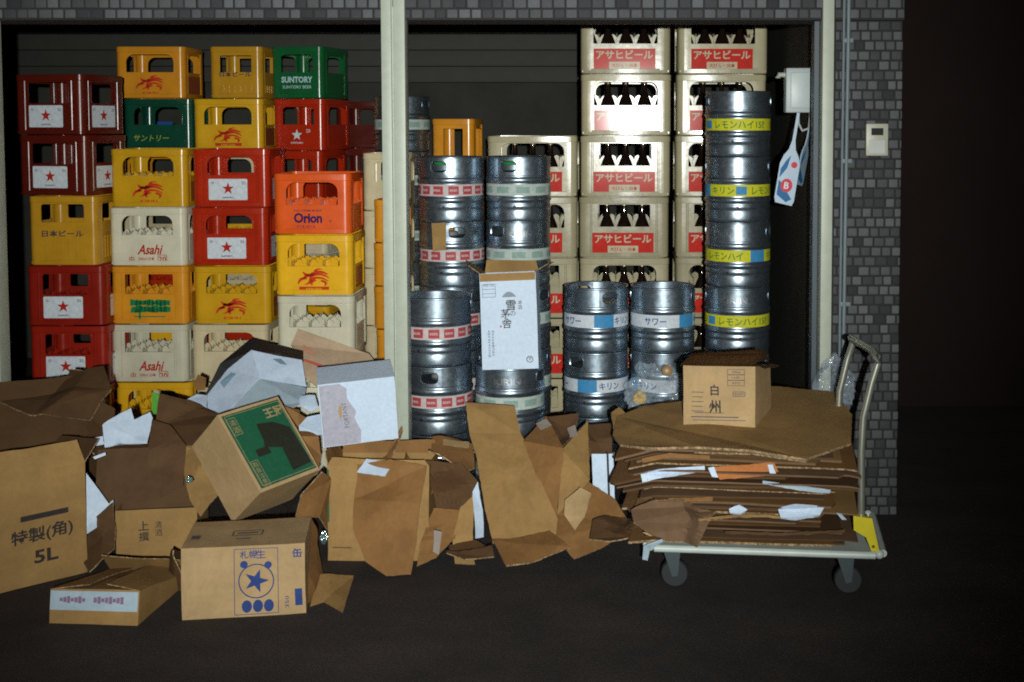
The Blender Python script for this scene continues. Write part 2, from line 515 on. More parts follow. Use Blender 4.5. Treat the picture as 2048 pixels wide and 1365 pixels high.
def decoration(deco, w, d, h):
    """[(part name, mesh, [(sub-part name, mesh)...])] for one crate's printed faces"""
    key = (deco, w, d, h)
    if key in ART: return ART[key]
    yf = -d / 2 + .0055
    fr = lambda k: (lambda u, v: Vector((u, yf - .0006 - .0007 * k, v)))
    xs = w / 2 - .0055
    sd = lambda k: (lambda u, v: Vector((xs + .0006 + .0007 * k, u, v)))
    out = []
    if deco == 'star_label':
        wm, rd, bk = gink("white", (.70, .76, .82)), gink("red", (.48, .03, .02)), gink("dark", (.10, .07, .07))
        cu, lw, lh, zc = -.015, .5 * w, .36 * h, .305 * h
        for side, fn, W in ((0, fr, w), (1, sd, d)):
            lw2 = lw if side == 0 else .52 * d
            c = cu if side == 0 else 0
            panel = art_mesh("label_panel", [poly2d(rrect(lw2, lh, .006, 4, c, zc))], fn(0), wm)
            st = art_mesh("printed_star", [shift2d(star2d(.033), c, zc + .004)], fn(1), rd)
            tx = art_mesh("printed_lettering", [shift2d(text2d("SAPPORO", .06, .009, .03), c, zc - .042), shift2d(text2d("中", None, .018), c - lw2 * .4, zc + .034), shift2d(text2d("20", None, .016), c + lw2 * .4, zc + .034)], fn(1), bk)
            out.append(("label_panel", panel, [("printed_star", st), ("printed_lettering", tx)]))
    elif deco == 'star_print':
        wm = gink("white", (.70, .76, .82))
        out.append(("printed_star", art_mesh("printed_star", [shift2d(star2d(.034), -.01, .30 * h)], fr(0), wm), []))
        out.append(("printed_lettering", art_mesh("printed_lettering", [shift2d(text2d("SAPPORO", .075, .01, .02), -.01, .15 * h), shift2d(text2d("20", None, .02), .06, .38 * h)], fr(0), wm), []))
    elif deco == 'asahi':
        rd = gink("red", (.52, .03, .03))
        out.append(("printed_lettering", art_mesh("printed_lettering", [shift2d(text2d("Asahi", .135, .052, .025, .35), .012, .28 * h), shift2d(text2d("中", None, .032, .01), -.085, .115 * h), shift2d(text2d("500ml·20本", .085, .02, .015), -.008, .125 * h), shift2d(text2d("20", None, .03, .02), .075, .115 * h), shift2d(frame2d(.045, .044, .003), .075, .115 * h)], fr(0), rd), []))
    elif deco in ('kirin', 'kirin_bar'):
        rd = gink("red_orange", (.60, .05, .02))
        e = .40 * w
        arts = [shift2d(emblem2d(e, .30 * h), 0, .30 * h)]
        out.append(("printed_emblem", art_mesh("printed_emblem", arts, fr(0), rd), []))
        if deco == 'kirin_bar':
            out.append(("printed_bar", art_mesh("printed_bar", [rect2d(.38 * w, .085 * h, 0, .105 * h)], fr(0), rd), [("printed_lettering", art_mesh("printed_lettering", [shift2d(text2d("KIRIN BEER", .2 * w, .04 * h, .02), 0, .105 * h)], fr(1), gink("yellow", (.72, .42, .03))))]))
        else:
            out.append(("printed_lettering", art_mesh("printed_lettering", [shift2d(text2d("KIRIN", .22 * w, .06 * h, .02), 0, .10 * h)], fr(0), rd), []))
        pink = gink("faded_red", (.42, .11, .04))
        out.append(("printed_panel", art_mesh("printed_panel", [rect2d(.62 * d, .34 * h, 0, .26 * h)], sd(0), pink), []))
    elif deco == 'greenblock':
        gm = gink("green", (.02, .22, .08))
        rnd = random.Random(3); arts = []
        for k in range(9):
            for j in range(2):
                u = -.2 * w + k * .053 * w; v = .37 * h - j * .11 * h
                arts.append(poly2d([(u + rnd.uniform(-.024, -.014), v + rnd.uniform(-.022, -.012)), (u + rnd.uniform(.014, .024), v + rnd.uniform(-.02, -.01)), (u + rnd.uniform(.012, .022), v + rnd.uniform(.01, .02)), (u + rnd.uniform(-.02, -.01), v + rnd.uniform(.01, .022))]))
        arts += [rect2d(.4 * w, .006, 0, .13 * h), rect2d(.012, .05, -.13 * w, .17 * h)]
        out.append(("printed_pattern", art_mesh("printed_pattern", arts, fr(0), gm), []))
    elif deco == 'darktext':
        bk = gink("dark", (.05, .04, .03))
        out.append(("printed_lettering", art_mesh("printed_lettering", [shift2d(text2d("日本ビール", .6 * w, .095 * h, .03), 0, .46 * h)], lambda u, v: Vector((u, yf - .006, v)), bk), []))
    elif deco == 'suntory':
        pm = gink("pale_blue", (.45, .66, .70))
        out.append(("printed_lettering", art_mesh("printed_lettering", [shift2d(text2d("SUNTORY", .6 * w, .12 * h, .04), 0, .36 * h), shift2d(text2d("SUNTORY BEER", .56 * w, .06 * h, .01), 0, .22 * h)], fr(0), pm), []))
    elif deco == 'suntory_jp':
        pm = gink("yellow_green", (.35, .40, .05))
        out.append(("printed_lettering", art_mesh("printed_lettering", [shift2d(text2d("サントリー", .5 * w, .12 * h, .01, .2), -.04, .24 * h)], fr(0), pm), []))
        out.append(("printed_bar", art_mesh("printed_bar", [rect2d(.22 * w, .07 * h, .04, .52 * h)], fr(0), gink("blue", (.02, .08, .3))), []))
    elif deco == 'orion':
        nv = gink("navy", (.03, .02, .10))
        out.append(("printed_lettering", art_mesh("printed_lettering", [shift2d(text2d("Orion", .36 * w, .17 * h, .035, 0, .95), -.02, .27 * h), shift2d(text2d("ASIA'S PREMIUM BEER", .36 * w, .03 * h, .005), -.02, .39 * h), shift2d(text2d("オリオンビール", .24 * w, .055 * h, .02), -.03, .13 * h), shift2d(text2d("缶", None, .04 * h, .01), .085, .22 * h)], fr(0), nv), []))
    elif deco == 'asahi_jp':
        rd = gink("label_red", (.60, .035, .025)); bm_ = gink("label_beige", (.60, .53, .38)); rdd = gink("red", (.52, .03, .03))
        zc = .238 * h
        p = art_mesh("label_panel", [rect2d(.683 * w, .345 * h, -.005, zc)], fr(0), rd)
        t1 = art_mesh("printed_lettering", [shift2d(text2d("アサヒビール", .63 * w, .145 * h, .03), -.005, zc + .075 * h)], fr(1), bm_)
        t2 = art_mesh("label_inset", [rect2d(.34 * w, .115 * h, -.005, zc - .098 * h)], fr(1), bm_)
        t3 = art_mesh("printed_quantity", [shift2d(text2d("大びん・20本", .29 * w, .07 * h, .012), -.005, zc - .098 * h)], fr(2), rdd)
        out.append(("label_panel", p, [("printed_lettering", t1), ("label_inset", t2), ("printed_quantity", t3)]))
    elif deco == 'small_green':
        gm = gink("green", (.02, .22, .08))
        out.append(("printed_lettering", art_mesh("printed_lettering", [shift2d(text2d("サントリー", .5 * w, .06 * h, .02), 0, .12 * h)], fr(0), gm), []))
    elif deco == 'blue_bar':
        bmx = gink("blue", (.02, .08, .3))
        out.append(("printed_bar", art_mesh("printed_bar", [rect2d(.5 * w, .06 * h, .05 * w, .30 * h)], fr(0), bmx), []))
    ART[key] = out
    return out


KINDS = {  # w, d, h, opening, ribs, div
    'mid': (.404, .365, .3073, ('arch', .66, .53, .86), False, .52),
    'midrect': (.404, .365, .3073, ('rect', .62, .52, .86), False, .52),
    'star': (.404, .365, .3073, ('arch', .60, .55, .86), False, .40),
    'stara': (.404, .365, .312, ('soft', .58, .52, .86), False, .40),
    'rib': (.36, .33, .36, ('soft', .62, .62, .88), True, .3),
    'sq': (.367, .34, .287, ('arch', .66, .48, .85), False, .50),
    'back': (.404, .365, .302, ('arch', .68, .5, .84), False, .40),
    'backs': (.32, .404, .302, ('arch', .70, .5, .84), False, .40),
    'backrib': (.31, .36, .302, ('soft', .66, .5, .82), True, .3),
    'small': (.235, .30, .2825, ('soft', .56, .25, .80), False, .0),
    'slim': (.25, .22, .303, ('arch', .60, .5, .84), False, .40),
    'smallb': (.165, .20, .2155, ('soft', .56, .35, .80), False, .3),
    'arch': (.471, .385, .3207, ('arch', .71, .49, .875), False, .60),
    'rect': (.471, .385, .3207, ('rect', .585, .51, .875), False, .60),
}


def crate(x, y, z, yaw, kind, mat, deco, label, group, name="bottle_crate"):
    w, d, h, op, ribs, div = KINDS[kind]
    M = Matrix.Translation((x, y, z)) @ Matrix.Rotation(yaw, 4, 'Z')
    t = thing(name, label, "crate", M, group)
    link("crate_body", crate_mesh(w, d, h, op, mat, ribs, div), None, t)
    for pn, me, subs in decoration(deco, w, d, h) if deco else []:
        p = link(pn, me, None, t)
        for sn, sm in subs: link(sn, sm, None, p)
    return t


def stack(px, dfront, rows, group, jitter=.006):
    """rows bottom to top: (kind, material, decoration, label, yaw degrees, extra px)"""
    z = 0.0; pos = []
    for kind, mat, deco, label, yaw, dx in rows:
        if label == HID: label = mat.name.split('_')[0] + " crate " + HID
        w, d, h = KINDS[kind][:3]
        y = dfront + d / 2
        x = (px + dx - CX) * dfront / FPX
        x += random.uniform(-jitter, jitter)
        crate(x, y, z, R(yaw) + random.uniform(-.012, .012), kind, mat, deco, label, group)
        pos.append((x, y, z, h))
        z += h
    return pos


# ------------------------------------------------------------------ bottles
def bottle_mesh():
    bm = bmesh.new()
    prof = [(.030, .002), (.0375, .006), (.039, .02), (.039, .135), (.037, .148), (.030, .168), (.0215, .188), (.0160, .204), (.0140, .222), (.0130, .246), (.0145, .247), (.0148, .256), (.0140, .260)]
    lathe(bm, prof, 20, True, True)
    return finish(bm, "bottle_glass", 40)


def bottle_cap_mesh():
    bm = bmesh.new()
    lathe(bm, [(.0155, .252), (.0155, .258), (.0140, .262)], 18, False, True)
    return finish(bm, "bottle_cap", 40)


# ------------------------------------------------------------------ kegs
KR, KH = .1555, .3027


def collar(bm, r, z0, z1, holes, thick=.007):
    def P(a, z, rr): return Vector((rr * math.sin(a), -rr * math.cos(a), z))
    spans = []
    for a, wa, hz, zc in holes:
        A0, A1 = a - wa * 1.35, a + wa * 1.35
        spans.append((A0, A1))
        n = 48
        ov, rc = [], []
        for k in range(n):
            t = 2 * math.pi * k / n
            c, s = math.cos(t), math.sin(t)
            e = .55
            ov.append((a + wa * math.copysign(abs(c) ** e, c), zc + hz * math.copysign(abs(s) ** e, s)))
            m = max(abs(c), abs(s)); u, v = c / m, s / m
            rc.append((a + u * wa * 1.35, (zc + v * (z1 - zc)) if v > 0 else (zc + v * (zc - z0))))
        for rr in (r, r - thick):
            O = [bm.verts.new(P(x, z, rr)) for x, z in ov]; Q = [bm.verts.new(P(x, z, rr)) for x, z in rc]
            for k in range(n): bm.faces.new((O[k], O[(k + 1) % n], Q[(k + 1) % n], Q[k]))
            if rr == r: O1 = O
        O2 = [bm.verts.new(P(x, z, r + .0022)) for x, z in ov]
        # rolled lip
        O3 = [bm.verts.new(P(a + (x - a) * .93, zc + (z - zc) * .90, r - .002)) for x, z in ov]
        for k in range(n):
            bm.faces.new((O1[k], O1[(k + 1) % n], O2[(k + 1) % n], O2[k]))
            bm.faces.new((O2[k], O2[(k + 1) % n], O3[(k + 1) % n], O3[k]))
            bm.faces.new((O3[k], O3[(k + 1) % n], O[(k + 1) % n], O[k]))
    spans.sort()
    if not spans: spans = [(0, 0)]
    for i, (a0, a1) in enumerate(spans):
        b0 = spans[(i + 1) % len(spans)][0] + (2 * math.pi if i == len(spans) - 1 else 0)
        m = max(4, int((b0 - a1) / R(5)))
        for rr in (r, r - thick):
            lo = [bm.verts.new(P(a1 + (b0 - a1) * k / m, z0, rr)) for k in range(m + 1)]
            hi = [bm.verts.new(P(a1 + (b0 - a1) * k / m, z1, rr)) for k in range(m + 1)]
            for k in range(m): bm.faces.new((lo[k], lo[k + 1], hi[k + 1], hi[k]))


KB = {}


def keg_meshes(holes=True):
    if holes in KB: return KB[holes]
    r, H = KR, KH
    bm = bmesh.new()
    z0, z1 = .71 * H, .972 * H
    collar(bm, .968 * r, z0, z1, [(0, .27, .026, .845 * H), (math.pi, .27, .026, .845 * H)] if holes else [])
    me_c = finish(bm, "collar", 40); me_c.materials.append(STEEL())
    bm = bmesh.new()   # rolled rim
    lathe(bm, [(.925 * r, .965 * H), (.93 * r, .99 * H), (.945 * r, 1.0 * H - .001), (.965 * r, .995 * H), (.978 * r, .98 * H), (.968 * r, .965 * H)], 64)
    me_r = finish(bm, "rim", 60); me_r.materials.append(STEEL())
    bm = bmesh.new()
    prof = [(.0, .775 * H), (.30 * r, .775 * H), (.6 * r, .765 * H), (.82 * r, .735 * H), (.915 * r, .70 * H), (.972 * r, .712 * H), (.960 * r, .69 * H), (.975 * r, .675 * H), (.995 * r, .655 * H), (1.0 * r, .635 * H), (.99 * r, .612 * H), (.972 * r, .60 * H), (.968 * r, .585 * H),
            (.968 * r, .39 * H), (.972 * r, .375 * H), (.995 * r, .36 * H), (1.0 * r, .34 * H), (.992 * r, .318 * H), (.965 * r, .30 * H), (.952 * r, .285 * H), (.962 * r, .265 * H), (.968 * r, .25 * H), (.966 * r, .215 * H), (.945 * r, .20 * H), (.958 * r, .185 * H), (.966 * r, .17 * H), (.966 * r, .05 * H), (.955 * r, .018 * H), (.935 * r, .004 * H), (.90 * r, .003 * H), (.88 * r, .06 * H), (.0, .07 * H)]
    lathe(bm, prof, 72)
    me_b = finish(bm, "barrel", 50); me_b.materials.append(STEEL())
    bm = bmesh.new()
    lathe(bm, [(.031, .775 * H), (.031, .80 * H), (.026, .83 * H), (.012, .835 * H)], 20, False, True)
    me_v = finish(bm, "valve", 40)
    bm = bmesh.new()
    lathe(bm, [(.0075, -.001), (.0075, .0012)], 12, True, True)
    KB[holes] = (me_b, me_c, me_r, me_v)
    bm.free()
    return KB[holes]


def bend(r, a0=0.0, zc=0.0):
    return lambda u, v: Vector((r * math.sin(a0 + u / r), -r * math.cos(a0 + u / r), zc + v))


BANDZ = .487 * KH; BANDH = .178 * KH
BD = {}


def band_parts(style, a0):
    """[(name, mesh, subs)] around the keg; a0 turns the print"""
    key = (style, round(a0, 3))
    if key in BD: return BD[key]
    rb = .9745 * KR

    def strip(nm, u0, u1, v0, v1, mat, lift):
        bm = bmesh.new(); f = bend(rb + lift, a0, BANDZ); m = max(2, int(abs(u1 - u0) / .008))
        lo = [bm.verts.new(f(u0 + (u1 - u0) * k / m, v0)) for k in range(m + 1)]; hi = [bm.verts.new(f(u0 + (u1 - u0) * k / m, v1)) for k in range(m + 1)]
        for k in range(m): bm.faces.new((lo[k], lo[k + 1], hi[k + 1], hi[k]))
        me = finish(bm, nm, 60, recalc=False); me.materials.append(mat)
        return me

    C = 2 * math.pi * rb; hb = BANDH / 2
    subs = []
    if style == 'yellow':
        base = strip("label_band", 0, C, -hb, hb, ink("band_yellow", (.62, .60, .02)), 0)
        g = ink("band_green", (.03, .20, .06))
        tx = "キリン レモンハイ15ℓ "
        arts = [shift2d(text2d("キリン", .115, .034, .012), -.02, 0), shift2d(text2d("レモンハイ15ℓ", .25, .036, .012), .245, 0), shift2d(text2d("生樽", .06, .034, .012), .455, 0), shift2d(text2d("レモンハイ", .18, .036, .012), .66, 0)]
        subs.append(("printed_lettering", art_mesh("printed_lettering", arts, bend(rb + .0016, a0, BANDZ), g)))
        subs.append(("printed_panel", strip("printed_panel", .045, .095, -hb * .7, hb * .7, ink("band_blue", (.05, .26, .52)), .0008)))
        subs.append(("printed_panel", strip("printed_panel", -.175, -.095, -hb, hb, ink("band_blue", (.05, .26, .52)), .0008)))
    elif style == 'blue':
        base = strip("label_band", 0, C, -hb * 1.1, hb * 1.1, ink("band_white", (.62, .68, .74)), 0)
        g = ink("band_navy", (.02, .06, .26))
        arts = []
        for k in range(2):
            o = k * C / 2
            arts += [shift2d(text2d("キリン", .10, .034, .014), o, 0), shift2d(text2d("サワー", .105, .036, .014), o + .21, 0)]
        subs.append(("printed_lettering", art_mesh("printed_lettering", arts, bend(rb + .0016, a0, BANDZ), g)))
        for k in range(2):
            subs.append(("printed_panel", strip("printed_panel", .325 + k * C / 2, .42 + k * C / 2, -hb * 1.1, hb * 1.1, ink("band_blue", (.05, .26, .52)), .0008)))
    elif style == 'red':
        base = strip("label_band", 0, C, -hb, hb, ink("band_pink", (.58, .50, .50)), 0)
        rd = ink("band_red", (.42, .06, .07))
        n = 14
        for k in range(n):
            u = C * k / n
            subs.append(("printed_panel", strip("printed_panel", u - .024, u + .024, -hb * .72, hb * .72, rd, .0008)))
        subs.append(("printed_lettering", art_mesh("printed_lettering", [shift2d(text2d("BEER", .036, .010, .02), C * k / n, 0) for k in range(n)], bend(rb + .0017, a0, BANDZ), ink("band_pink", (.58, .5, .5)))))
    else:
        base = strip("label_band", 0, C, -hb, hb, ink("band_pale", (.46, .54, .50)), 0)
        gr = ink("band_grey_green", (.26, .38, .34))
        for k in range(10):
            u = C * k / 10
            subs.append(("printed_panel", strip("printed_panel", u - .032, u + .032, -hb * .55, hb * .55, gr, .0008)))
    BD[key] = [("label_band", base, subs)]
    return BD[key]


def keg(x, y, z, yaw, style, a_print, label, group, emboss=None, cap=None, holes=True):
    M = Matrix.Translation((x, y, z)) @ Matrix.Rotation(yaw, 4, 'Z')
    t = thing("beer_keg", label, "keg", M, group)
    b, c, r, v = keg_meshes(holes)
    link("barrel", b, None, t); p = link("collar", c, None, t); link("rim", r, None, p)
    vm = bpy.data.meshes.new("valve") if False else v
    vo = bpy.data.objects.new("valve", vm); COL.objects.link(vo); vo.parent = t
    if not vm.materials: vm.materials.append(None)
    vo.material_slots[0].link = 'OBJECT'; vo.material_slots[0].material = cap or simple("valve_grey", (.18, .18, .18), .5)
    if cap: vo.scale = (2.6, 2.6, 1.12)
    for pn, me, subs in band_parts(style, a_print - yaw):
        q = link(pn, me, None, t)
        for sn, sm in subs: link(sn, sm, None, q)
    if emboss:
        bm = bmesh.new()
        a = emboss[1] - yaw
        V, F = text2d(emboss[0], emboss[2], .028, .02)
        f = bend(KR * .968, a, .81 * KH); g = bend(KR * .968 + .0022, a, .81 * KH)
        vs = [bm.verts.new(g(u, w)) for u, w in V]
        for q in F:
            try: bm.faces.new([vs[i] for i in q])
            except ValueError: pass
        me = finish(bm, "embossed_lettering", None, False); me.materials.append(steel("bright_steel", (.62, .66, .70), .3))
        link("embossed_lettering", me, None, t)
    if "plug" not in KB:
        bm = bmesh.new(); lathe(bm, [(.0065, -.002), (.0065, .0015), (.004, .002)], 12, True, True)
        KB["plug"] = finish(bm, "vent_plug", 40); KB["plug"].materials.append(simple("plug_black", (.01, .01, .01), .5))
    a = R(-14) + random.uniform(-.2, .25) - yaw
    q = link("vent_plug", KB["plug"], None, t); q.location = (KR * .966 * math.sin(a), -KR * .966 * math.cos(a), .232 * KH); q.rotation_euler = (R(90), 0, a)
    return t


# ------------------------------------------------------------------ cartons and sheets
def crumple(amp, freq=6.0, seed=0.0):
    o = Vector((seed * 3.1, seed * 1.7, seed * 2.3))
    return lambda p: noise.noise_vector(p * freq + o) * amp + noise.noise_vector(p * freq * 3.1 + o) * amp * .3


def grid_face(bm, O, U, V, disp, step=.035):
    nu = max(2, int(U.length / step)); nv = max(2, int(V.length / step))
    g = []
    for j in range(nv + 1):
        row = []
        for i in range(nu + 1):
            p = O + U * (i / nu) + V * (j / nv)
            row.append(bm.verts.new(p + (disp(p) if disp else TRUE)))
        g.append(row)
    for j in range(nv):
        for i in range(nu): bm.faces.new((g[j][i], g[j][i + 1], g[j + 1][i + 1], g[j + 1][i]))


def frame(O, A, B):
    ex = A - O; w = ex.length; ex.normalize()
    ez = B - O; ez = ez - ex * ez.dot(ex); h = ez.length; ez.normalize()
    ey = ez.cross(ex)
    M = Matrix((ex, ey, ez)).transposed().to_4x4(); M.translation = O
    return M, w, h


def carton(label, M, w, d, h, mat, opened=(), flaps=(), amp=.004, seed=0.0, group="cardboard boxes thrown in the pile", name="cardboard_box", tape=None, cat="box", thick=.004):
    """local x right, y away, z up; flaps: (edge, length at start, length at end, angle from standing, material or None)"""
    t = thing(name, label, cat, M, group)
    D0 = crumple(amp, 5.0, seed)
    def D(p): return D0(p)
    D.amp = amp
    faces = {'front': ((0, 0, 0), (w, 0, 0), (0, 0, h)), 'back': ((w, d, 0), (-w, 0, 0), (0, 0, h)), 'left': ((0, d, 0), (0, -d, 0), (0, 0, h)), 'right': ((w, 0, 0), (0, d, 0), (0, 0, h)), 'top': ((0, 0, h), (w, 0, 0), (0, d, 0)), 'bottom': ((0, d, 0), (w, 0, 0), (0, -d, 0))}
    bm = bmesh.new()
    for k, (o, u, v) in faces.items():
        if k in opened: continue
        grid_face(bm, Vector(o), Vector(u), Vector(v), D)
    bmesh.ops.remove_doubles(bm, verts=bm.verts, dist=.0008)
    if opened:
        bmesh.ops.recalc_face_normals(bm, faces=bm.faces)
        bmesh.ops.solidify(bm, geom=list(bm.faces), thickness=thick)
    body = link("box_body", finish(bm, "box_body", 40), mat, t)
    edges = {'front': ((0, 0, h), (w, 0, 0), (0, -1, 0)), 'back': ((w, d, h), (-w, 0, 0), (0, 1, 0)), 'left': ((0, d, h), (0, -d, 0), (-1, 0, 0)), 'right': ((w, 0, h), (0, d, 0), (1, 0, 0)),
             'bfront': ((w, 0, 0), (-w, 0, 0), (0, -1, 0)), 'bright': ((w, d, 0), (0, -d, 0), (1, 0, 0))}
    for fl_ in flaps:
        e, l0, l1, ang = fl_[:4]
        fm = fl_[4] if len(fl_) > 4 and fl_[4] else mat
        o, u, n = (Vector(q) for q in edges[e])
        up = Vector((0, 0, 1)) if not e.startswith('b') or e == 'back' else Vector((0, 0, -1))
        dv = up * math.cos(R(ang)) + n * math.sin(R(ang))
        bm = bmesh.new(); D2 = crumple(amp * 1.6, 7.0, seed + 5)
        nu = max(3, int(u.length / .03)); nv = 5; g = []
        for j in range(nv + 1):
            row = []
            for i in range(nu + 1):
                f = i / nu; ln = l0 * (1 - f) + l1 * f
                taper = .04 * (j / nv) * (1 - 2 * f)
                p = o + u * min(max(f + taper, 0), 1) + dv * ln * (j / nv)
                q = D(p) if j == 0 else D(p) * (1 - j / nv) + D2(p) * (j / nv)
                row.append(bm.verts.new(p + q))
            g.append(row)
        for j in range(nv):
            for i in range(nu): bm.faces.new((g[j][i], g[j][i + 1], g[j + 1][i + 1], g[j + 1][i]))
        thicken(bm, .0035)
        fme = finish(bm, "flap", 12, False); fme.materials.append(fm); fme.materials.append(edge_for(fm))
        link("flap", fme, fm, t)
    if tape:
        tp = simple("packing_tape", (.40, .27, .13), .18, 0, .6)
        for face, c0, c1 in tape:
            bm = bmesh.new()
            if face == 'top': grid_face(bm, Vector((0, d / 2 - .024, h + .0015)), Vector((w, 0, 0)), Vector((0, .048, 0)), D)
            if face == 'front': grid_face(bm, Vector((w / 2 - .024, -.0015, 0)), Vector((.048, 0, 0)), Vector((0, 0, h * .3)), D)
            link("packing_tape", finish(bm, "packing_tape", 60, False), tp, t)
    t['_d'] = 0
    del t['_d']
    return t, D


def print_on(t, D, arts, mat, fn=None, name="printed_lettering"):
    off = Vector((0, -.0014 - D.amp * .7, 0)) if fn is None else Vector((0, 0, .0012))
    fn = fn or (lambda u, v: Vector((u, 0, v)))
    me = art_mesh(name, arts, lambda u, v: fn(u, v) + D(fn(u, v)) + off, mat)
    return link(name, me, None, t)


def thicken(bm, th):
    """give a single-layer sheet real thickness; the cut edge gets material slot 1"""
    bm.normal_update()
    faces = list(bm.faces); bnd = [e for e in bm.edges if e.is_boundary]
    low = {v: bm.verts.new(v.co - v.normal * th) for v in list(bm.verts)}
    loops = []
    for e in bnd:
        l = e.link_loops[0]
        loops.append((l.vert, l.link_loop_next.vert))
    for f in faces: bm.faces.new([low[v] for v in reversed(f.verts)])
    for a, b in loops:
        q = bm.faces.new((b, a, low[a], low[b])); q.material_index = 1


def edge_for(mat):
    return CUT() if "cardboard" in mat.name and "white" not in mat.name and "grey" not in mat.name else mat


def sheet(name, label, pts, mat, th=.005, amp=.006, cat="cardboard", group=None, cuts=5, parent=None, seed=0.0, stripe=None):
    """a loose sheet from photo points with depths, given real thickness"""
    P = [pt(*p) for p in pts]
    c = sum(P, Vector()) / len(P)
    bm = bmesh.new()
    vs = [bm.verts.new(p - c) for p in P]
    tri = tessellate_polygon([P])
    for a, b, d in tri: bm.faces.new((vs[a], vs[b], vs[d]))
    for _ in range(cuts):
        es = [e for e in bm.edges if e.calc_length() > .026]
        if not es: break
        bmesh.ops.subdivide_edges(bm, edges=es, cuts=1)
        bmesh.ops.triangulate(bm, faces=bm.faces)
    D = crumple(amp * .5, 6.0, seed + len(pts) + pts[0][0] * .01)
    bmesh.ops.recalc_face_normals(bm, faces=bm.faces)
    off = Vector((pts[0][0] * .37, pts[0][1] * .21, seed))
    rn = random.Random(int(pts[0][0] * 7 + pts[0][1] * 3 + seed))
    for v in bm.verts: v.normal_update()
    nrm = sum((f.normal * f.calc_area() for f in bm.faces), Vector()).normalized()
    ext = max((p - c).length for p in P)
    folds = []
    for _ in range(rn.choice((2, 3, 3, 4)) if amp > .001 else 0):
        t_ = Vector((rn.uniform(-1, 1), rn.uniform(-.3, .3), rn.uniform(-1, 1)))
        t_ = (t_ - nrm * t_.dot(nrm)).normalized()
        folds.append((t_, rn.uniform(-.6, .6) * ext, rn.uniform(-1, 1) * amp * 9 / max(ext, .12)))
    mv = []
    for v in bm.verts:
        q = v.co
        k = sum(max(0, q.dot(t_) - o_) * a_ for t_, o_, a_ in folds)
        m_ = D(q + c) * .35 + nrm * max(-.05, min(.05, k))
        if v.is_boundary: m_ = m_ + noise.noise_vector((q + c) * 45 + off) * min(.0022, amp)
        mv.append(m_)
    for v, m_ in zip(bm.verts, mv): v.co += m_
    flip = nrm.y > 0
    if flip: bmesh.ops.reverse_faces(bm, faces=bm.faces)
    thicken(bm, th)
    me = finish(bm, name, 9, False); me.materials.append(mat); me.materials.append(edge_for(mat))
    o = link(name, me, mat, parent)
    if parent is None:
        o.location = c; tag(o, label, cat, group)
    else:
        o.location = c - parent.location
    return o


def crumpled_bag(name, label, px, py, d, sx, sy, sz, mat, seed, cat="bag", group=None):
    bm = bmesh.new()
    bmesh.ops.create_icosphere(bm, subdivisions=5, radius=1)
    for v in bm.verts:
        p = v.co.copy()
        k = .85 + .5 * noise.noise(p * 1.6 + Vector((seed, 0, 0))) + .34 * (1 - 2 * abs(noise.noise(p * 2.6 + Vector((0, seed, 0))))) + .14 * (1 - 2.4 * abs(noise.noise(p * 5.5 + Vector((0, 0, seed)))))
        v.co = Vector((p.x * sx * k, p.y * sy * k, p.z * sz * k))
    me = finish(bm, name, 32)
    o = link(name, me, mat); o.location = pt(px, py, d)
    return tag(o, label, cat, group)


# ================================================================== THE SETTING
def asphalt():
    m, nt, b = nodes_of("asphalt")
    tc, n1, cr = varied(nt, (.027, .020, .0175), .65, 2.2, 8)
    n2 = N(nt, 'ShaderNodeTexNoise', Scale=85.0, Detail=6, Roughness=.8)
    nt.links.new(tc.outputs['Object'], n2.inputs['Vector'])
    mx = N(nt, 'ShaderNodeMixRGB', blend_type='MULTIPLY'); mx.inputs[0].default_value = .8
    mr = N(nt, 'ShaderNodeMapRange'); mr.inputs[1].default_value = .3; mr.inputs[2].default_value = .7; mr.inputs[3].default_value = .1; mr.inputs[4].default_value = 2.2
    nt.links.new(n2.outputs[0], mr.inputs[0]); nt.links.new(mr.outputs[0], mx.inputs[2]); nt.links.new(cr.outputs[0], mx.inputs[1])
    nt.links.new(mx.outputs[0], b.inputs['Base Color']); b.inputs['Roughness'].default_value = .9
    bp = N(nt, 'ShaderNodeBump', Strength=.6, Distance=.006); nt.links.new(n2.outputs[0], bp.inputs['Height']); nt.links.new(bp.outputs[0], b.inputs['Normal'])
    return m


bm = bmesh.new(); bmesh.ops.create_grid(bm, x_segments=4, y_segments=4, size=60)
g = link("ground", finish(bm, "ground"), asphalt()); g['kind'] = 'structure'
g.location = (0, 20, 0)

FD = 5.45   # facade distance
XL = pt(4, 500, FD).x; XR = pt(1648, 500, FD).x
tile_m, nt, b_ = nodes_of("glazed_tile")
geo = N(nt, 'ShaderNodeNewGeometry'); crp = N(nt, 'ShaderNodeValToRGB')
crp.color_ramp.elements[0].color = (.055, .056, .062, 1); crp.color_ramp.elements[1].color = (.185, .195, .205, 1)
nt.links.new(geo.outputs['Random Per Island'], crp.inputs[0])
tcx = N(nt, 'ShaderNodeTexCoord'); nx_ = N(nt, 'ShaderNodeTexNoise', Scale=90.0, Detail=8, Roughness=.8)
nt.links.new(tcx.outputs['Object'], nx_.inputs['Vector'])
mxx = N(nt, 'ShaderNodeMixRGB', blend_type='MULTIPLY'); mxx.inputs[0].default_value = .6
nt.links.new(crp.outputs[0], mxx.inputs[1]); nt.links.new(nx_.outputs[0], mxx.inputs[2]); nt.links.new(mxx.outputs[0], b_.inputs['Base Color'])
b_.inputs['Roughness'].default_value = .85; b_.inputs['Specular IOR Level'].default_value = .15
GROUT = simple("grout", (.025, .024, .024), .9)
FRAME = simple("pale_frame_paint", (.42, .46, .38), .42, 0, .4, .1, 20)
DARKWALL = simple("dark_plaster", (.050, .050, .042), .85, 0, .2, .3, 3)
DARKMETAL = simple("dark_shutter_metal", (.035, .03, .028), .5)

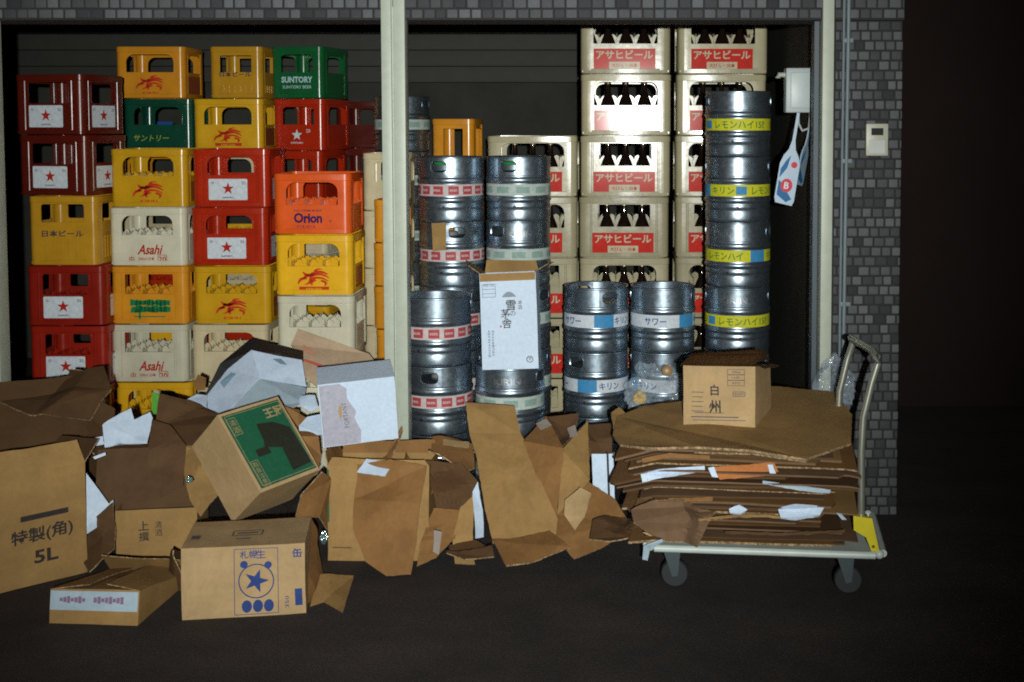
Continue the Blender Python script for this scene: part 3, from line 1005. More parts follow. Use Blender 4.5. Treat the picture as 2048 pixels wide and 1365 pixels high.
bld = thing("shop_building", "dark tiled shop front with a wide open store bay framed by pale posts", "building", Matrix.Translation((0, FD, 0)))


def bpart(name, bm, mat, smooth=None):
    for v in bm.verts: v.co.y -= FD
    return link(name, finish(bm, name, smooth), mat, bld)


def tiles(x0, x1, z0, z1, y, tw, th, seed):
    rnd = random.Random(seed); bm = bmesh.new(); z = z0; row = 0
    while z < z1 - .01:
        x = x0 + (-(row % 2) * tw * .5) + rnd.uniform(-.006, .006)
        while x < x1 - .004:
            w = tw * rnd.choice((.86, .92, .97, 1.0, 1.0, 1.04, 1.1))
            a, b = max(x, x0), min(x + w, x1)
            if b - a > .008:
                pr = rnd.uniform(.003, .010)
                box(bm, a + .0032, y - pr, z + .0032, b - .0032, y + .004, min(z + th, z1) - .0032, .0045)
            x += w
        z += th; row += 1
    return bm


LZ = pt(1000, 40, FD - .03).z
bm = bmesh.new(); box(bm, XL - 2.2, FD - .02, LZ, pt(1803, 300, FD).x, FD + .22, LZ + 1.1); bpart("lintel", bm, GROUT)
bpart("lintel_tiles", tiles(XL - .3, XR + .02, LZ + .004, LZ + .32, FD - .022, .052, .042, 4), tile_m, 30)
WX0, WX1 = pt(1664, 500, FD).x, pt(1801, 500, FD).x
bm = bmesh.new(); box(bm, WX0, FD + .002, 0, WX1 - .004, FD + 4.2, LZ - .002); bpart("side_pier", bm, GROUT)
bpart("pier_tiles", tiles(WX0 + .002, WX1, .0, LZ, FD, .045, .041, 9), tile_m, 30)
bpart("pier_tiles_above", tiles(XR + .03, WX1, LZ + .004, LZ + .32, FD - .022, .052, .042, 12), tile_m, 30)
# posts of the opening
def post(px0, px1, groove):
    bm = bmesh.new(); x0, x1 = pt(px0, 450, FD - .02).x, pt(px1, 450, FD - .02).x
    if groove:
        g_ = x0 + (x1 - x0) * .47
        box(bm, x0, FD - .045, 0, g_ - .004, FD + .05, LZ + .5, .004); box(bm, g_ + .004, FD - .045, 0, x1, FD + .05, LZ + .5, .004); box(bm, g_ - .006, FD - .030, 0, g_ + .006, FD + .04, LZ + .5)
    else:
        box(bm, x0, FD - .045, 0, x1, FD + .05, LZ + .5, .006)
    return bpart("frame_post", bm, FRAME, 30)
post(768, 815, True); post(1640, 1663, False); post(-50, -2, True)
bm = bmesh.new(); xx = XR - .075; box(bm, xx + .035, FD + .06, 0, xx + .062, FD + .14, LZ + .3, .004); bpart("shutter_rail", bm, simple("galvanised_rail", (.05, .07, .09), .5, 0))
SX = XR + .012
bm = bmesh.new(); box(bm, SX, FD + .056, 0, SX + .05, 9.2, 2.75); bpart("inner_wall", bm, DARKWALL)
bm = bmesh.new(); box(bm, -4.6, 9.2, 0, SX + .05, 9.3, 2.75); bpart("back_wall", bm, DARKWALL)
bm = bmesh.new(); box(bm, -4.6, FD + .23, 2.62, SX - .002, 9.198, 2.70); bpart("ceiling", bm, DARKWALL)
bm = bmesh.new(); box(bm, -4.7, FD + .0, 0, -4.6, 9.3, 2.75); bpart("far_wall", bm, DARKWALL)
bm = bmesh.new(); box(bm, XL - 2.2, FD - .01, 0, XL - .065, FD + .1, LZ - .002); bpart("front_wall", bm, GROUT)
bm = bmesh.new()
for k in range(5): box(bm, -4.4, 8.9, 1.95 + k * .11, SX - .01, 8.93 + .002 * (k % 2), 2.056 + k * .11, .003)
bpart("rear_shutter", bm, simple("olive_shutter", (.040, .040, .033), .7, 0), 30)
bm = bmesh.new(); box(bm, XL - .05, FD + .24, LZ + .02, SX - .003, FD + .5, LZ + .30, .01); bpart("shutter_box", bm, DARKMETAL)

bm = bmesh.new(); box(bm, WX1 + .02, 7.6, 0, 14, 7.9, 9)  # added wall, coloured to pass for empty darkness and hide the horizon
tag(link("neighbour_wall", finish(bm, "neighbour_wall"), simple("darkness_brown", (.026, .0185, .017), .95, 0, .05, .12, 1.5)), "added dark wall standing in for the night darkness beyond the tiled pier", "wall")

# wall intercom, conduit, switch box with hanging tags
M = Matrix.Translation(pt(1752, 312, FD - .02))
t = thing("intercom", "small cream intercom panel with dark screen mounted on grey tiled pier", "intercom", M)
w_, h_ = .092, .134
bm = bmesh.new(); box(bm, -w_ / 2, -.022, 0, w_ / 2, .014, h_, .005); link("casing", finish(bm, "casing", 30), simple("cream_casing", (.44, .44, .35), .4), t)
bm = bmesh.new(); box(bm, -w_ * .27, -.0245, h_ * .64, w_ * .27, -.0205, h_ * .86, .001); link("screen", finish(bm, "screen"), simple("dark_screen", (.02, .025, .02), .2), t)
bm = bmesh.new(); box(bm, -w_ * .36, -.026, h_ * .07, w_ * .36, -.0205, h_ * .5, .002); link("cover", finish(bm, "cover"), simple("pale_cover", (.50, .53, .50), .35), t)

bm = bmesh.new()
x = pt(1690, 400, FD).x
tube(bm, [(x - .006, FD - .033, .62), (x - .004, FD - .033, 1.2), (x, FD - .033, 1.9), (x + .002, FD - .034, LZ + .35)], .0085, 10)
tube(bm, [(x - .022, FD - .031, .66), (x - .020, FD - .031, 1.3), (x - .016, FD - .031, LZ + .35)], .006, 8)
for z in (.9, 1.5, 2.0): box(bm, x - .022, FD - .036, z, x + .022, FD - .022, z + .018, .002)
tag(link("wall_conduit", finish(bm, "wall_conduit", 40), simple("grey_conduit", (.16, .2, .22), .5)), "thin grey conduit pipe running down the tiled pier by the right post", "pipe")

bx0, bx1 = pt(1572, 180, 5.75).x, pt(1634, 180, 5.75).x
z0, z1 = pt(1600, 226, 5.75).z, pt(1600, 136, 5.75).z
t = thing("switch_box", "grey metal switch box fixed on the inner side wall beside the right post", "electrical box", Matrix.Translation(((bx0 + bx1) / 2, 5.75, z0)))
hw = (bx1 - bx0) / 2
bm = bmesh.new(); box(bm, -hw, 0, 0, hw, .09, z1 - z0, .008); box(bm, hw - .002, .02, .04, SX - (bx0 + bx1) / 2 + .004, .07, z1 - z0 - .04); link("casing", finish(bm, "casing", 30), simple("box_grey", (.40, .46, .46), .45), t)
bm = bmesh.new(); box(bm, -hw * .7, -.008, .02, hw * .62, .001, z1 - z0 - .02, .004); box(bm, hw * .72, -.006, .01, hw * .95, .001, z1 - z0 - .03, .002); link("cover", finish(bm, "cover", 30), simple("box_cover", (.46, .52, .52), .4), t)
bm = bmesh.new(); tube(bm, [(-hw, .03, z1 - z0 - .03), (-hw - .03, .03, z1 - z0 - .03), (-hw - .032, .03, z1 - z0 - .045)], .012, 10); link("lamp_socket", finish(bm, "lamp_socket", 40), FRAME, t)
bm = bmesh.new()
tube(bm, [(-.01, .03, .0), (-.01, .02, -.05), (.01, .02, -.078), (.035, .02, -.07), (.045, .03, -.02), (.045, .03, .0)], .007, 10); link("cable", finish(bm, "cable", 40), simple("pale_cable", (.42, .46, .46), .5), t)


def paddle(label, px, pyt, pyb, tilt, wid, d, colr, red, group, turn=0):
    top = pt(px, pyt, d); L = (top.z - pt(px, pyb, d).z) / math.cos(tilt)
    M = Matrix.Translation(top) @ Matrix.Rotation(tilt, 4, 'Y') @ Matrix.Rotation(turn, 4, 'Z')
    t = thing("hanging_tag", label, "tag", M, group)
    w = wid
    o = [(-.006, 0), (-.007, -.30 * L)] + [(-w / 2 * f, -L * q) for f, q in ((.35, .40), (.75, .47), (1, .56), (1, .93), (.85, .985))] + [(w / 2 * f, -L * q) for f, q in ((.85, 1.0), (1, .95), (1, .56), (.75, .47), (.35, .40))] + [(.007, -.30 * L), (.006, 0)]
    bm = bmesh.new(); plate2d(bm, o[::-1], [], lambda u, v, tt: Vector((u, tt, v)), .006); link("tag_plate", finish(bm, "tag_plate"), colr, t)
    fn = lambda k: (lambda u, v: Vector((u, -.0008 - .0006 * k, v)))
    link("printed_wave", art_mesh("printed_wave", [poly2d([(-w * .42, -L * .9), (w * .1, -L * .97), (w * .35, -L * .93), (-.2 * w, -L * .78), (-w * .42, -L * .74)]), poly2d([(-w * .42, -L * .62), (-w * .2, -L * .52), (w * .0, -L * .46), (-w * .1, -L * .6), (-w * .42, -L * .72)])], fn(0), ink("tag_blue", (.02, .14, .34))), None, t)
    if red:
        e = link("printed_emblem", art_mesh("printed_emblem", [disc2d(w * .3, 24, 0, -L * .79, 1.15), disc2d(w * .16, 16, w * .22, -L * .56)], fn(1), ink("tag_red", (.60, .05, .08))), None, t)
        link("printed_mark", art_mesh("printed_mark", [shift2d(text2d("B", None, w * .34, .02), 0, -L * .79)], fn(2), ink("white", (.7, .76, .82))), None, e)
    return t


TAGW = simple("tag_white_blue", (.34, .46, .58), .35)
paddle("blue and white paddle shaped tag with round red emblem hanging under the switch box", 1597, 226, 412, R(-3), .088, 5.72, TAGW, True, "paddle tags on the wall", 0)
bpy.data.objects["hanging_tag"].matrix_world = bpy.data.objects["hanging_tag"].matrix_world @ Matrix.Rotation(R(12), 4, 'Y')
paddle("narrow plain pale blue tag hanging edge on between the emblem tag and the right post", 1624, 236, 372, R(10), .085, 5.78, TAGW, False, "paddle tags on the wall", R(62))

# ================================================================== LEFT CRATES
G1 = "crates stacked left of the pale post"
G2 = "crates at the back behind the front stacks"
HID = "low in the rear stacks, mostly hidden behind the front stacks"
GH = "hidden rear crates"
stack(117, 6.66, [('stara', CRIM(), 'star_label', "red star crate at the foot of the leftmost stack, behind the dark brown box", 0, 10),
      ('stara', CRIM(), 'star_label', "red crate with white star label partly covered by the dark brown box", 1, 8),
      ('stara', CRIM(), 'star_label', "red crate with white star label directly under the dull yellow ribbed crate", 1, 6),
      ('rib', DYEL(), 'darktext', "dull yellow ribbed crate with dark lettering in the leftmost stack of red crates", -1, 8),
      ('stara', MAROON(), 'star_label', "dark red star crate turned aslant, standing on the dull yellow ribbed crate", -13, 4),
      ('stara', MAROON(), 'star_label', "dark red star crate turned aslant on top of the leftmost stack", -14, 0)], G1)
stack(291, 6.77, [('mid', YEL(), None, "yellow crate at the foot of its stack, its arched handle above the white papers", 0, 5),
      ('midrect', WHI(), 'asahi', "lower white crate with red lettering, standing on a yellow crate", 0, 0),
      ('midrect', AMB(), 'greenblock', "amber crate with green print between two white crates", 0, 0),
      ('mid', WHI(), 'asahi', "upper white crate with red lettering, under a yellow crate with red beast emblem", 0, 0),
      ('mid', YEL(), 'kirin', "yellow crate with red beast emblem on top of a white lettered crate", 0, 3)], G1)
stack(457, 6.77, [('mid', CRE(), None, "cream crate at the foot of the stack with two red star crates", 0, 0),
      ('mid', CRE(), None, "cream crate behind the black and white carton, under a yellow emblem crate", 0, -3),
      ('mid', YEL(), 'kirin', "yellow crate with red beast emblem under the two red star crates", 0, 2),
      ('star', RED(), 'star_label', "lower of two bright red star crates, on a yellow emblem crate", 0, 0),
      ('star', RED(), 'star_label', "upper of two bright red star crates, topmost of the front stack", 0, 3)], G1)
stack(623, 6.05, [('sq', WHI(), None, "white crate at the foot of the stack next to the left post", 0, 0),
      ('sq', WHI(), None, "white crate behind the tan sheet with red stripe", 0, 0),
      ('sq', WHI(), None, "white arched crate under the yellow crate with red emblem and bar", 0, 2),
      ('sq', YEL(), 'kirin_bar', "yellow crate with red emblem and red bar under the orange crate", 0, 2),
      ('sq', ORA(), 'orion', "bright orange crate with dark blue lettering on top of the stack by the post", 0, 0)], G1)
# back rows
stack(305, 7.55, [('back', CRE(), None, HID, 0, 0), ('back', YEL(), None, HID, 0, 0), ('back', RED(), None, HID, 0, 0), ('back', CRE(), None, HID, 0, 0), ('back', AMB(), None, HID, 0, 0),
      ('back', plastic('dark_green_plastic', (.006, .06, .035), .17), 'suntory_jp', "dark green crate with yellow lettering in the back row, right of the red star crates", 0, 12), ('back', AMB(), 'kirin', "amber crate with faded red emblem on top of the back row", 0, 0)], G2)
stack(455, 7.55, [('back', CRE(), None, HID, 0, 0), ('back', RED(), None, HID, 0, 0), ('back', CRE(), None, HID, 0, 0), ('back', YEL(), None, HID, 0, 0), ('back', CRE(), None, HID, 0, 0),
      ('back', YEL(), 'kirin_bar', "yellow crate with red emblem and bar in the back row behind the red star crates", 0, 0), ('backrib', DYEL(), 'darktext', "dull yellow ribbed crate with dark lettering on top of the back row", -3, 22)], G2)
stack(612, 7.55, [('backs', CRE(), None, HID, -11, 0), ('backs', YEL(), None, HID, -11, 0), ('backs', WHI(), None, HID, -11, 0), ('backs', CRE(), None, HID, -11, 0), ('backs', RED(), None, "plain red crate right behind the orange crate", -11, -6),
      ('backs', RED(), 'star_print', "dark red crate with a printed white star under the green crate", -11, 0), ('backs', GRE(), 'suntory', "green crate with pale lettering on top of a dark red star crate", -11, -2)], G2)
stack(770, 6.78, [('slim', CRE(), None, "cream crate %s in the narrow stack seen left of the post" % s, 0, 0) for s in ("lowest", "second from the bottom", "in the middle", "second from the top", "topmost")], G2)
stack(778, 6.40, [('smallb', AMB(), None, "small amber crate %s in the slim stack shaded by the post" % s, 0, 0) for s in ("lowest", "second from bottom", "third from bottom", "third from top", "second from top", "topmost")], G2)
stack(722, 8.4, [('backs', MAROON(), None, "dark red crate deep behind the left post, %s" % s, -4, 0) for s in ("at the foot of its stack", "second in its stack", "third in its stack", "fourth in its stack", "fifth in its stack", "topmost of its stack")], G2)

# ================================================================== RIGHT BAY
G3 = "beige crates of brown bottles"
BM, BC = bottle_mesh(), bottle_cap_mesh()
BM.materials.append(simple("brown_glass", (.012, .006, .004), .07, 0, .6)); BC.materials.append(simple("cap_metal", (.30, .24, .12), .4, .8))


def bottles(pos, label, rows=(0, 1), cols=range(5), group="bottles in the beige crates"):
    x, y, z, h = pos
    w, d = KINDS['arch'][:2]
    for r_ in rows:
        for c in cols:
            t = thing("beer_bottle", label, "bottle", Matrix.Translation((x - w / 2 + w * (c + .5) / 5 + random.uniform(-.003, .003), y - d / 2 + d * (r_ + .5) / 4, z + .0195)), group)
            link("bottle_glass", BM, None, t); link("bottle_cap", BC, None, t)


ORD = ["lowest", "sixth from top", "fifth from top", "fourth from top", "third from top", "second from top", "topmost"]
FK = ['rect', 'rect', 'arch', 'rect', 'rect', 'arch', 'arch']
CREL = "beige crate with red label, %s in the tall stack %s"
pos = stack(1250, 6.8, [(FK[k], BEI(), 'asahi_jp', CREL % (ORD[k], "of the bay centre"), 0, [-4, -2, 0, 0, 2, 3, 3][k]) for k in range(7)], G3, .004)
for k in range(1, 7): bottles(pos[k], "brown bottle in the beige crate %s in the bay centre stack" % ORD[k], (0, 1) if k > 2 else (0,), range(5))
GK = ['rect', 'rect', 'arch', 'rect', 'arch', 'arch', 'arch']
pos = stack(1440, 6.82, [(GK[k], BEI(), 'asahi_jp', CREL % (ORD[k], "by the side wall"), 0, [-2, -1, 0, 0, 2, 4, 4][k]) for k in range(7)], G3, .004)
for k in range(1, 7): bottles(pos[k], "brown bottle in the beige crate %s in the side wall stack" % ORD[k], (0,), range(5))
pos = stack(1064, 6.8, [(['rect', 'rect', 'rect', 'arch', 'arch'][k], BEI(), 'asahi_jp', "beige crate with red label, %s in the low stack behind the kegs" % ["lowest", "fourth from top", "third from top", "second from top", "topmost"][k], 0, 0) for k in range(5)], G3, .004)
for k in (3, 4): bottles(pos[k], "brown bottle in the beige crate %s in the low stack behind the kegs" % ("topmost" if k == 4 else "second from top"), (0,), range(1, 5))
stack(911, 7.1, [('small', AMB(), 'small_green' if k == 5 else None, "small orange yellow crate %s behind the kegs" % ("on top of its stack" if k == 5 else ["lowest", "fifth from top", "fourth from top", "third from top", "second from top"][k] + " of its stack"), -5, 0) for k in range(6)], "small orange crates behind the kegs")

GREENCAP = simple("green_cap", (.03, .30, .07), .4)
GK1 = "kegs stacked in the store bay"


def keg_stack(px, d, specs):
    x = (px - CX) * d / FPX
    for k, (yaw, style, ap, label, em, cap) in enumerate(specs):
        keg(x + random.uniform(-.003, .003), d + random.uniform(-.003, .003), k * KH, R(yaw), style, R(ap), label, GK1, em, cap)


BODY = "steel keg with %s band, %s"
keg_stack(902, 6.12, [(30, 'red', 4, BODY % ("red", "at the foot of the tall stack beside the post"), None, None), (80, 'red', 9, BODY % ("red", "second lowest in the tall stack by the post"), None, None), (60, 'red', 0, BODY % ("red", "midway up the tall stack by the post"), None, None),
      (17, 'red', 5, BODY % ("red and pink", "bearing a brown paper scrap beside the post"), None, None), (-15, 'red', 12, BODY % ("red", "topmost of the tall stack by the post"), None, GREENCAP)])
keg_stack(1036, 6.16, [(30, 'pale', 4, BODY % ("pale", "at the foot of the stack behind the white sake carton"), None, None), (80, 'pale', 9, BODY % ("pale", "second from the floor behind the white sake carton"), None, None), (60, 'pale', 0, BODY % ("pale", "half hidden by the white sake carton"), None, None),
      (-38, 'pale', 5, BODY % ("pale", "second from the top, above the white sake carton"), ("KIRIN", R(8), .11), None), (-14, 'pale', 12, BODY % ("pale", "topmost beside the small orange crate"), None, GREENCAP)])
keg_stack(872, 5.75, [(-20, 'red', 8, BODY % ("red", "at the foot of the front stack by the post"), None, None), (-8, 'red', -4, BODY % ("red", "handle hole facing out, middle of the front stack"), None, None), (-62, 'red', 3, BODY % ("red", "topmost of the short front stack beside the post"), None, None)])
keg_stack(1017, 5.72, [(40, 'pale', 0, BODY % ("pale", "low behind the tall brown sheet"), None, None), (70, 'pale', 6, BODY % ("pale green", "carrying the white sake carton"), ("KIRIN", R(0), .12), None)])
keg_stack(1191, 6.10, [(60, 'blue', 100, BODY % ("white and blue", "lowest under the lettered kegs beside the beige crates"), None, None), (-38, 'blue', 25, BODY % ("white and blue", "middle one right of the white sake carton"), None, None), (27, 'blue', -125, BODY % ("white and blue", "topmost right of the white sake carton"), None, None)])
keg_stack(1327, 6.10, [(60, 'blue', 60, BODY % ("white and blue", "lowest, hidden behind the cardboard on the cart"), None, None), (70, 'blue', 150, BODY % ("white and blue", "behind the clear plastic bag"), None, None), (75, 'blue', -94, BODY % ("white and blue", "topmost, just left of the yellow banded kegs"), None, None)])
keg_stack(1476, 6.10, [(75, 'yellow', 0, BODY % ("yellow", "at the foot of the six keg tower"), None, None), (75, 'yellow', -30, BODY % ("yellow", "second from the floor in the six keg tower"), None, None), (82, 'yellow', -83, BODY % ("yellow", "just above the carton on the cart"), ("KIRIN", R(-12), .13), None), (70, 'yellow', 83, BODY % ("yellow and blue", "third from the top of the six keg tower"), ("KIRIN", R(-34), .09), None), (80, 'yellow', -25, BODY % ("yellow", "second from the top of the six keg tower"), None, None), (95, 'yellow', -93, BODY % ("yellow", "on top of the six keg tower"), None, None)])
keg_stack(806, 7.2, [(70, 'pale', 0, BODY % ("pale", "in the dim rear tower behind the post, " + s), None, None) for s in ("at its foot", "second up", "third up", "fourth up", "fifth up", "topmost")])

# brown paper scrap on a keg
sheet("paper_scrap", "torn brown paper scrap stuck on the side of a steel keg", [(863, 447, 5.957), (892, 446, 5.952), (892, 500, 5.952), (866, 503, 5.957)], TAN(), .002, .001, "paper")
# ================================================================== CARTONS ON AND AMONG THE KEGS
PILE = "cardboard boxes thrown in the pile"
NAVY = ink("navy_print", (.03, .04, .09)); DK = ink("dark_print", (.035, .03, .028)); PRED = ink("faded_red_print", (.50, .09, .06)); LNAVY = ink("blue_print", (.02, .05, .20))
M, w, h = frame(pt(965, 741, 5.56), pt(1077, 737, 5.56), pt(954, 548, 5.60))
t, D = carton("tall white sake carton with black brush lettering, standing on a keg", M, w, .23, h, WCARD(), ('top',), [('left', .10, .06, 55, TAN()), ('right', .07, .08, 62, TAN()), ('back', .05, .06, 20, TAN())], .002, 1, name="sake_carton", group=PILE)
print_on(t, D, [rect2d(w * .985, .034, w / 2, h - .018)], TAN(), name="brown_band")
print_on(t, D, [shift2d(text2d("雪", None, .044, .012), w * .54, h * .66), shift2d(text2d("の", None, .022, .0), w * .57, h * .575), shift2d(text2d("茅", None, .040, .008), w * .44, h * .575), shift2d(text2d("舎", None, .042, .01), w * .46, h * .475), shift2d(text2d("清酒", h=.042, vertical=True), w * .70, h * .66)], DK)
print_on(t, D, [shift2d(text2d("秋田県由利本荘市石脇", h=.118, vertical=True), w * .14, h * .27), shift2d(text2d("株式会社齋彌酒造店", h=.112, vertical=True), w * .205, h * .275), frame2d(.056, .056, .0016, w * .16, h * .82), rect2d(.056, .0016, w * .16, h * .835), rect2d(.056, .0016, w * .16, h * .79), shift2d(text2d("取扱注意", .046, .011), w * .16, h * .877)], NAVY, name="printed_notes")
print_on(t, D, [shift2d(ring2d(.0145, .003), w * .85, h * .10), shift2d(text2d("下", None, .015, .02), w * .85, h * .10)], DK, name="printed_mark")
print_on(t, D, [poly2d([(w * .38 + .064 * f / 8, h * .745 + .024 * math.sin(math.pi * f / 8)) for f in range(9)])], ink("grey_print", (.24, .29, .36)), name="printed_roof")
print_on(t, D, [rect2d(.008, .008, w * .35, h * .445)], PRED, name="printed_seal")

# carton standing on the loaded cart
M, w, h = frame(pt(1367, 856, 4.74), pt(1511, 861, 4.655), pt(1358, 731, 4.78))
t, D = carton("tan carton with two large black characters standing on the loaded cart", M, w, .27, h, LTAN(), (), [], .003, 2, group=PILE, tape=[('top', 0, 1)])
print_on(t, D, [shift2d(text2d("白", None, .040, .02), w * .44, h * .62), shift2d(text2d("州", None, .046, .02), w * .44, h * .36)], DK)
print_on(t, D, [frame2d(.062, .019, .0015, w * .74, h * .91 - .02 * k) for k in range(3)] + [shift2d(text2d(s, .03, .009), w * .74, h * .91 - .02 * k) for k, s in enumerate(("700ml", "12本", "43%"))] + [frame2d(.044, .016, .0022, w * .78, h * .56), shift2d(text2d("WHISKY", .034, .008, .01), w * .78, h * .56)] + [rect2d(.045 - .006 * (k % 2), .0022, w * .2, h * .58 - .017 * k) for k in range(5)] + [rect2d(.18, .003, w * .44, h * .19), rect2d(.11, .002, w * .36, h * .26), rect2d(.20, .002, w * .5, h * .14)], NAVY, name="printed_notes")
bm = bmesh.new()
for (a, b_, c_) in (((-.012, -.008, h + .003), (w + .012, 0, -.002), (0, .15, .040)), ((0, .27, h + .004), (w, 0, .012), (0, -.135, .042)), ((w, .27, h + .004), (0, -.26, 0), (.035, 0, -.01))):
    grid_face(bm, Vector(a), Vector(b_), Vector(c_), crumple(.007, 9, 4))
bmesh.ops.solidify(bm, geom=list(bm.faces), thickness=.004)
link("flap", finish(bm, "flap", 40), BRN(), t)

# clear plastic rubbish
def clear_plastic():
    m, nt, b = nodes_of("clear_plastic")
    b.inputs['Base Color'].default_value = (.55, .68, .80, 1); b.inputs['Roughness'].default_value = .1
    b.inputs['Specular IOR Level'].default_value = .8
    tc = N(nt, 'ShaderNodeTexCoord'); n = N(nt, 'ShaderNodeTexNoise', Scale=9.0, Detail=6)
    nt.links.new(tc.outputs['Object'], n.inputs['Vector'])
    mr = N(nt, 'ShaderNodeMapRange'); mr.inputs[1].default_value = .35; mr.inputs[2].default_value = .7; mr.inputs[3].default_value = .03; mr.inputs[4].default_value = .30
    nt.links.new(n.outputs[0], mr.inputs[0]); nt.links.new(mr.outputs[0], b.inputs['Alpha'])
    bp = N(nt, 'ShaderNodeBump', Strength=.8, Distance=.01); nt.links.new(n.outputs[0], bp.inputs['Height']); nt.links.new(bp.outputs[0], b.inputs['Normal'])
    return m


CP = clear_plastic()
crumpled_bag("plastic_bag", "crumpled clear plastic bag of rubbish leaning on the keg beside the lettered carton", 1312, 778, 5.62, .10, .07, .10, CP, 2.0, group="clear plastic bags")
crumpled_bag("plastic_bag", "crumpled clear plastic bag squeezed between right post and cart handle", 1668, 775, 5.25, .055, .05, .10, CP, 7.3, group="clear plastic bags")
crumpled_bag("crumpled_wrapper", "small yellow wrapper lying in the clear plastic bag", 1279, 797, 5.6, .022, .02, .022, simple("yellow_wrapper", (.62, .40, .05), .4), 4.0, "wrapper")
bm = bmesh.new(); lathe(bm, [(.021, 0), (.023, .004), (.023, .012), (.019, .015)], 20, True, True)
o = link("bottle_stopper", finish(bm, "bottle_stopper", 40), simple("brown_lid", (.28, .16, .06), .4)); o.location = pt(1334, 742, 5.5); o.rotation_euler = (R(80), 0, 0)
tag(o, "round brown lid on the crumpled clear bag", "lid")

# ================================================================== THE CART
PLc = [gpt(1292, 1096, .153), gpt(1768, 1113, .153)]
axis = (PLc[1] - PLc[0]); axis.z = 0; CL = axis.length; ang = math.atan2(axis.y, axis.x)
cz = .165
Mc = Matrix.Translation((PLc[0].x, PLc[0].y, 0)) @ Matrix.Rotation(ang, 4, 'Z')
cart = thing("platform_trolley", "flatbed hand trolley loaded with flattened cardboard, with bent tube handle", "trolley", Mc)
CARTM = simple("pale_cart_steel", (.52, .60, .56), .4, 0, .5); TUBE = simple("handle_steel", (.50, .52, .44), .3, .75)
CW = .50
bm = bmesh.new(); ring = []
box(bm, .02, .02, cz - .02, CL - .02, CW - .02, cz - .004)
for (a, b_) in (((.03, 0), (CL - .03, 0)), ((.03, CW), (CL - .03, CW)), ((0, .03), (0, CW - .03)), ((CL, .03), (CL, CW - .03))):
    tube(bm, [(a[0], a[1], cz - .012), (b_[0], b_[1], cz - .010)], .0135, 12)
for (x, y) in ((.015, .015), (CL - .015, .015), (.015, CW - .015), (CL - .015, CW - .015)):
    bmesh.ops.create_uvsphere(bm, u_segments=12, v_segments=8, radius=.017, matrix=Matrix.Translation((x, y, cz - .010)))
link("platform", finish(bm, "platform", 40), CARTM, cart)
for (x, y) in ((.09, .05), (CL - .13, .05), (.09, CW - .05), (CL - .13, CW - .05)):
    bm = bmesh.new()
    box(bm, x - .03, y - .03, cz - .032, x + .03, y + .03, cz - .021, .002)
    for s in (-1, 1): plate2d(bm, [(x - .03, cz - .03), (x + .03, cz - .03), (x + .022, .045), (x + .002, .04)], [], lambda u, v, tt: Vector((u, y + s * .02 + tt, v)), .003)
    f = link("caster", finish(bm, "caster", 30), simple("caster_steel", (.06, .08, .09), .5, .3), cart)
    bm = bmesh.new()
    lathe(bm, [(.02, -.014), (.045, -.014), (.05, -.009), (.05, .009), (.045, .014), (.02, .014)], 28, True, True)
    wl = link("wheel", finish(bm, "wheel", 40), simple("grey_rubber", (.014, .017, .020), .6), f)
    wl.location = (x + .01, y, .05); wl.rotation_euler = (R(90), 0, 0)
# handle: front post, rear post and cross bar
def cl(px, py, d): return Mc.inverted() @ pt(px, py, d)
f0, f1, f2, f3, f4 = cl(1723, 1050, 4.50), cl(1723, 900, 4.50), cl(1727, 835, 4.50), cl(1744, 765, 4.50), cl(1755, 728, 4.51)
f0.y = f1.y = f2.y = f3.y = f4.y = .035
back = Vector((-.055, .44, 0))
pts_ = [f0, f1, f2, f3, f4, f4 + Vector((-.002, .02, .022)), f4 + Vector((-.012, .06, .036)), f4 + back * .9 + Vector((-.02, -.06, .036)), f4 + back + Vector((-.004, -.01, .02)), f4 + back, f3 + back, f2 + back, f1 + back, f0 + back]
bm = bmesh.new(); tube(bm, pts_, .0130, 14); link("handle", finish(bm, "handle", 50), TUBE, cart)
for y, ox in ((.030, 0), (.478, -.055)):
    bm = bmesh.new()
    plate2d(bm, [(f0.x - .028, cz + .075), (f0.x - .03, cz + .125), (f0.x + .035, cz + .118), (f0.x + .062, cz + .0), (f0.x + .035, cz - .002), (f0.x + .015, cz + .05)], [[(f0.x + .04 + .006 * math.cos(R(a)), cz + .018 + .006 * math.sin(R(a))) for a in range(330, -30, -45)]], lambda u, v, tt: Vector((u + ox, y - .022 + tt, v)), .02)
    link("hinge_bracket", finish(bm, "hinge_bracket"), simple("yellow_bracket", (.66, .56, .02), .35), cart)

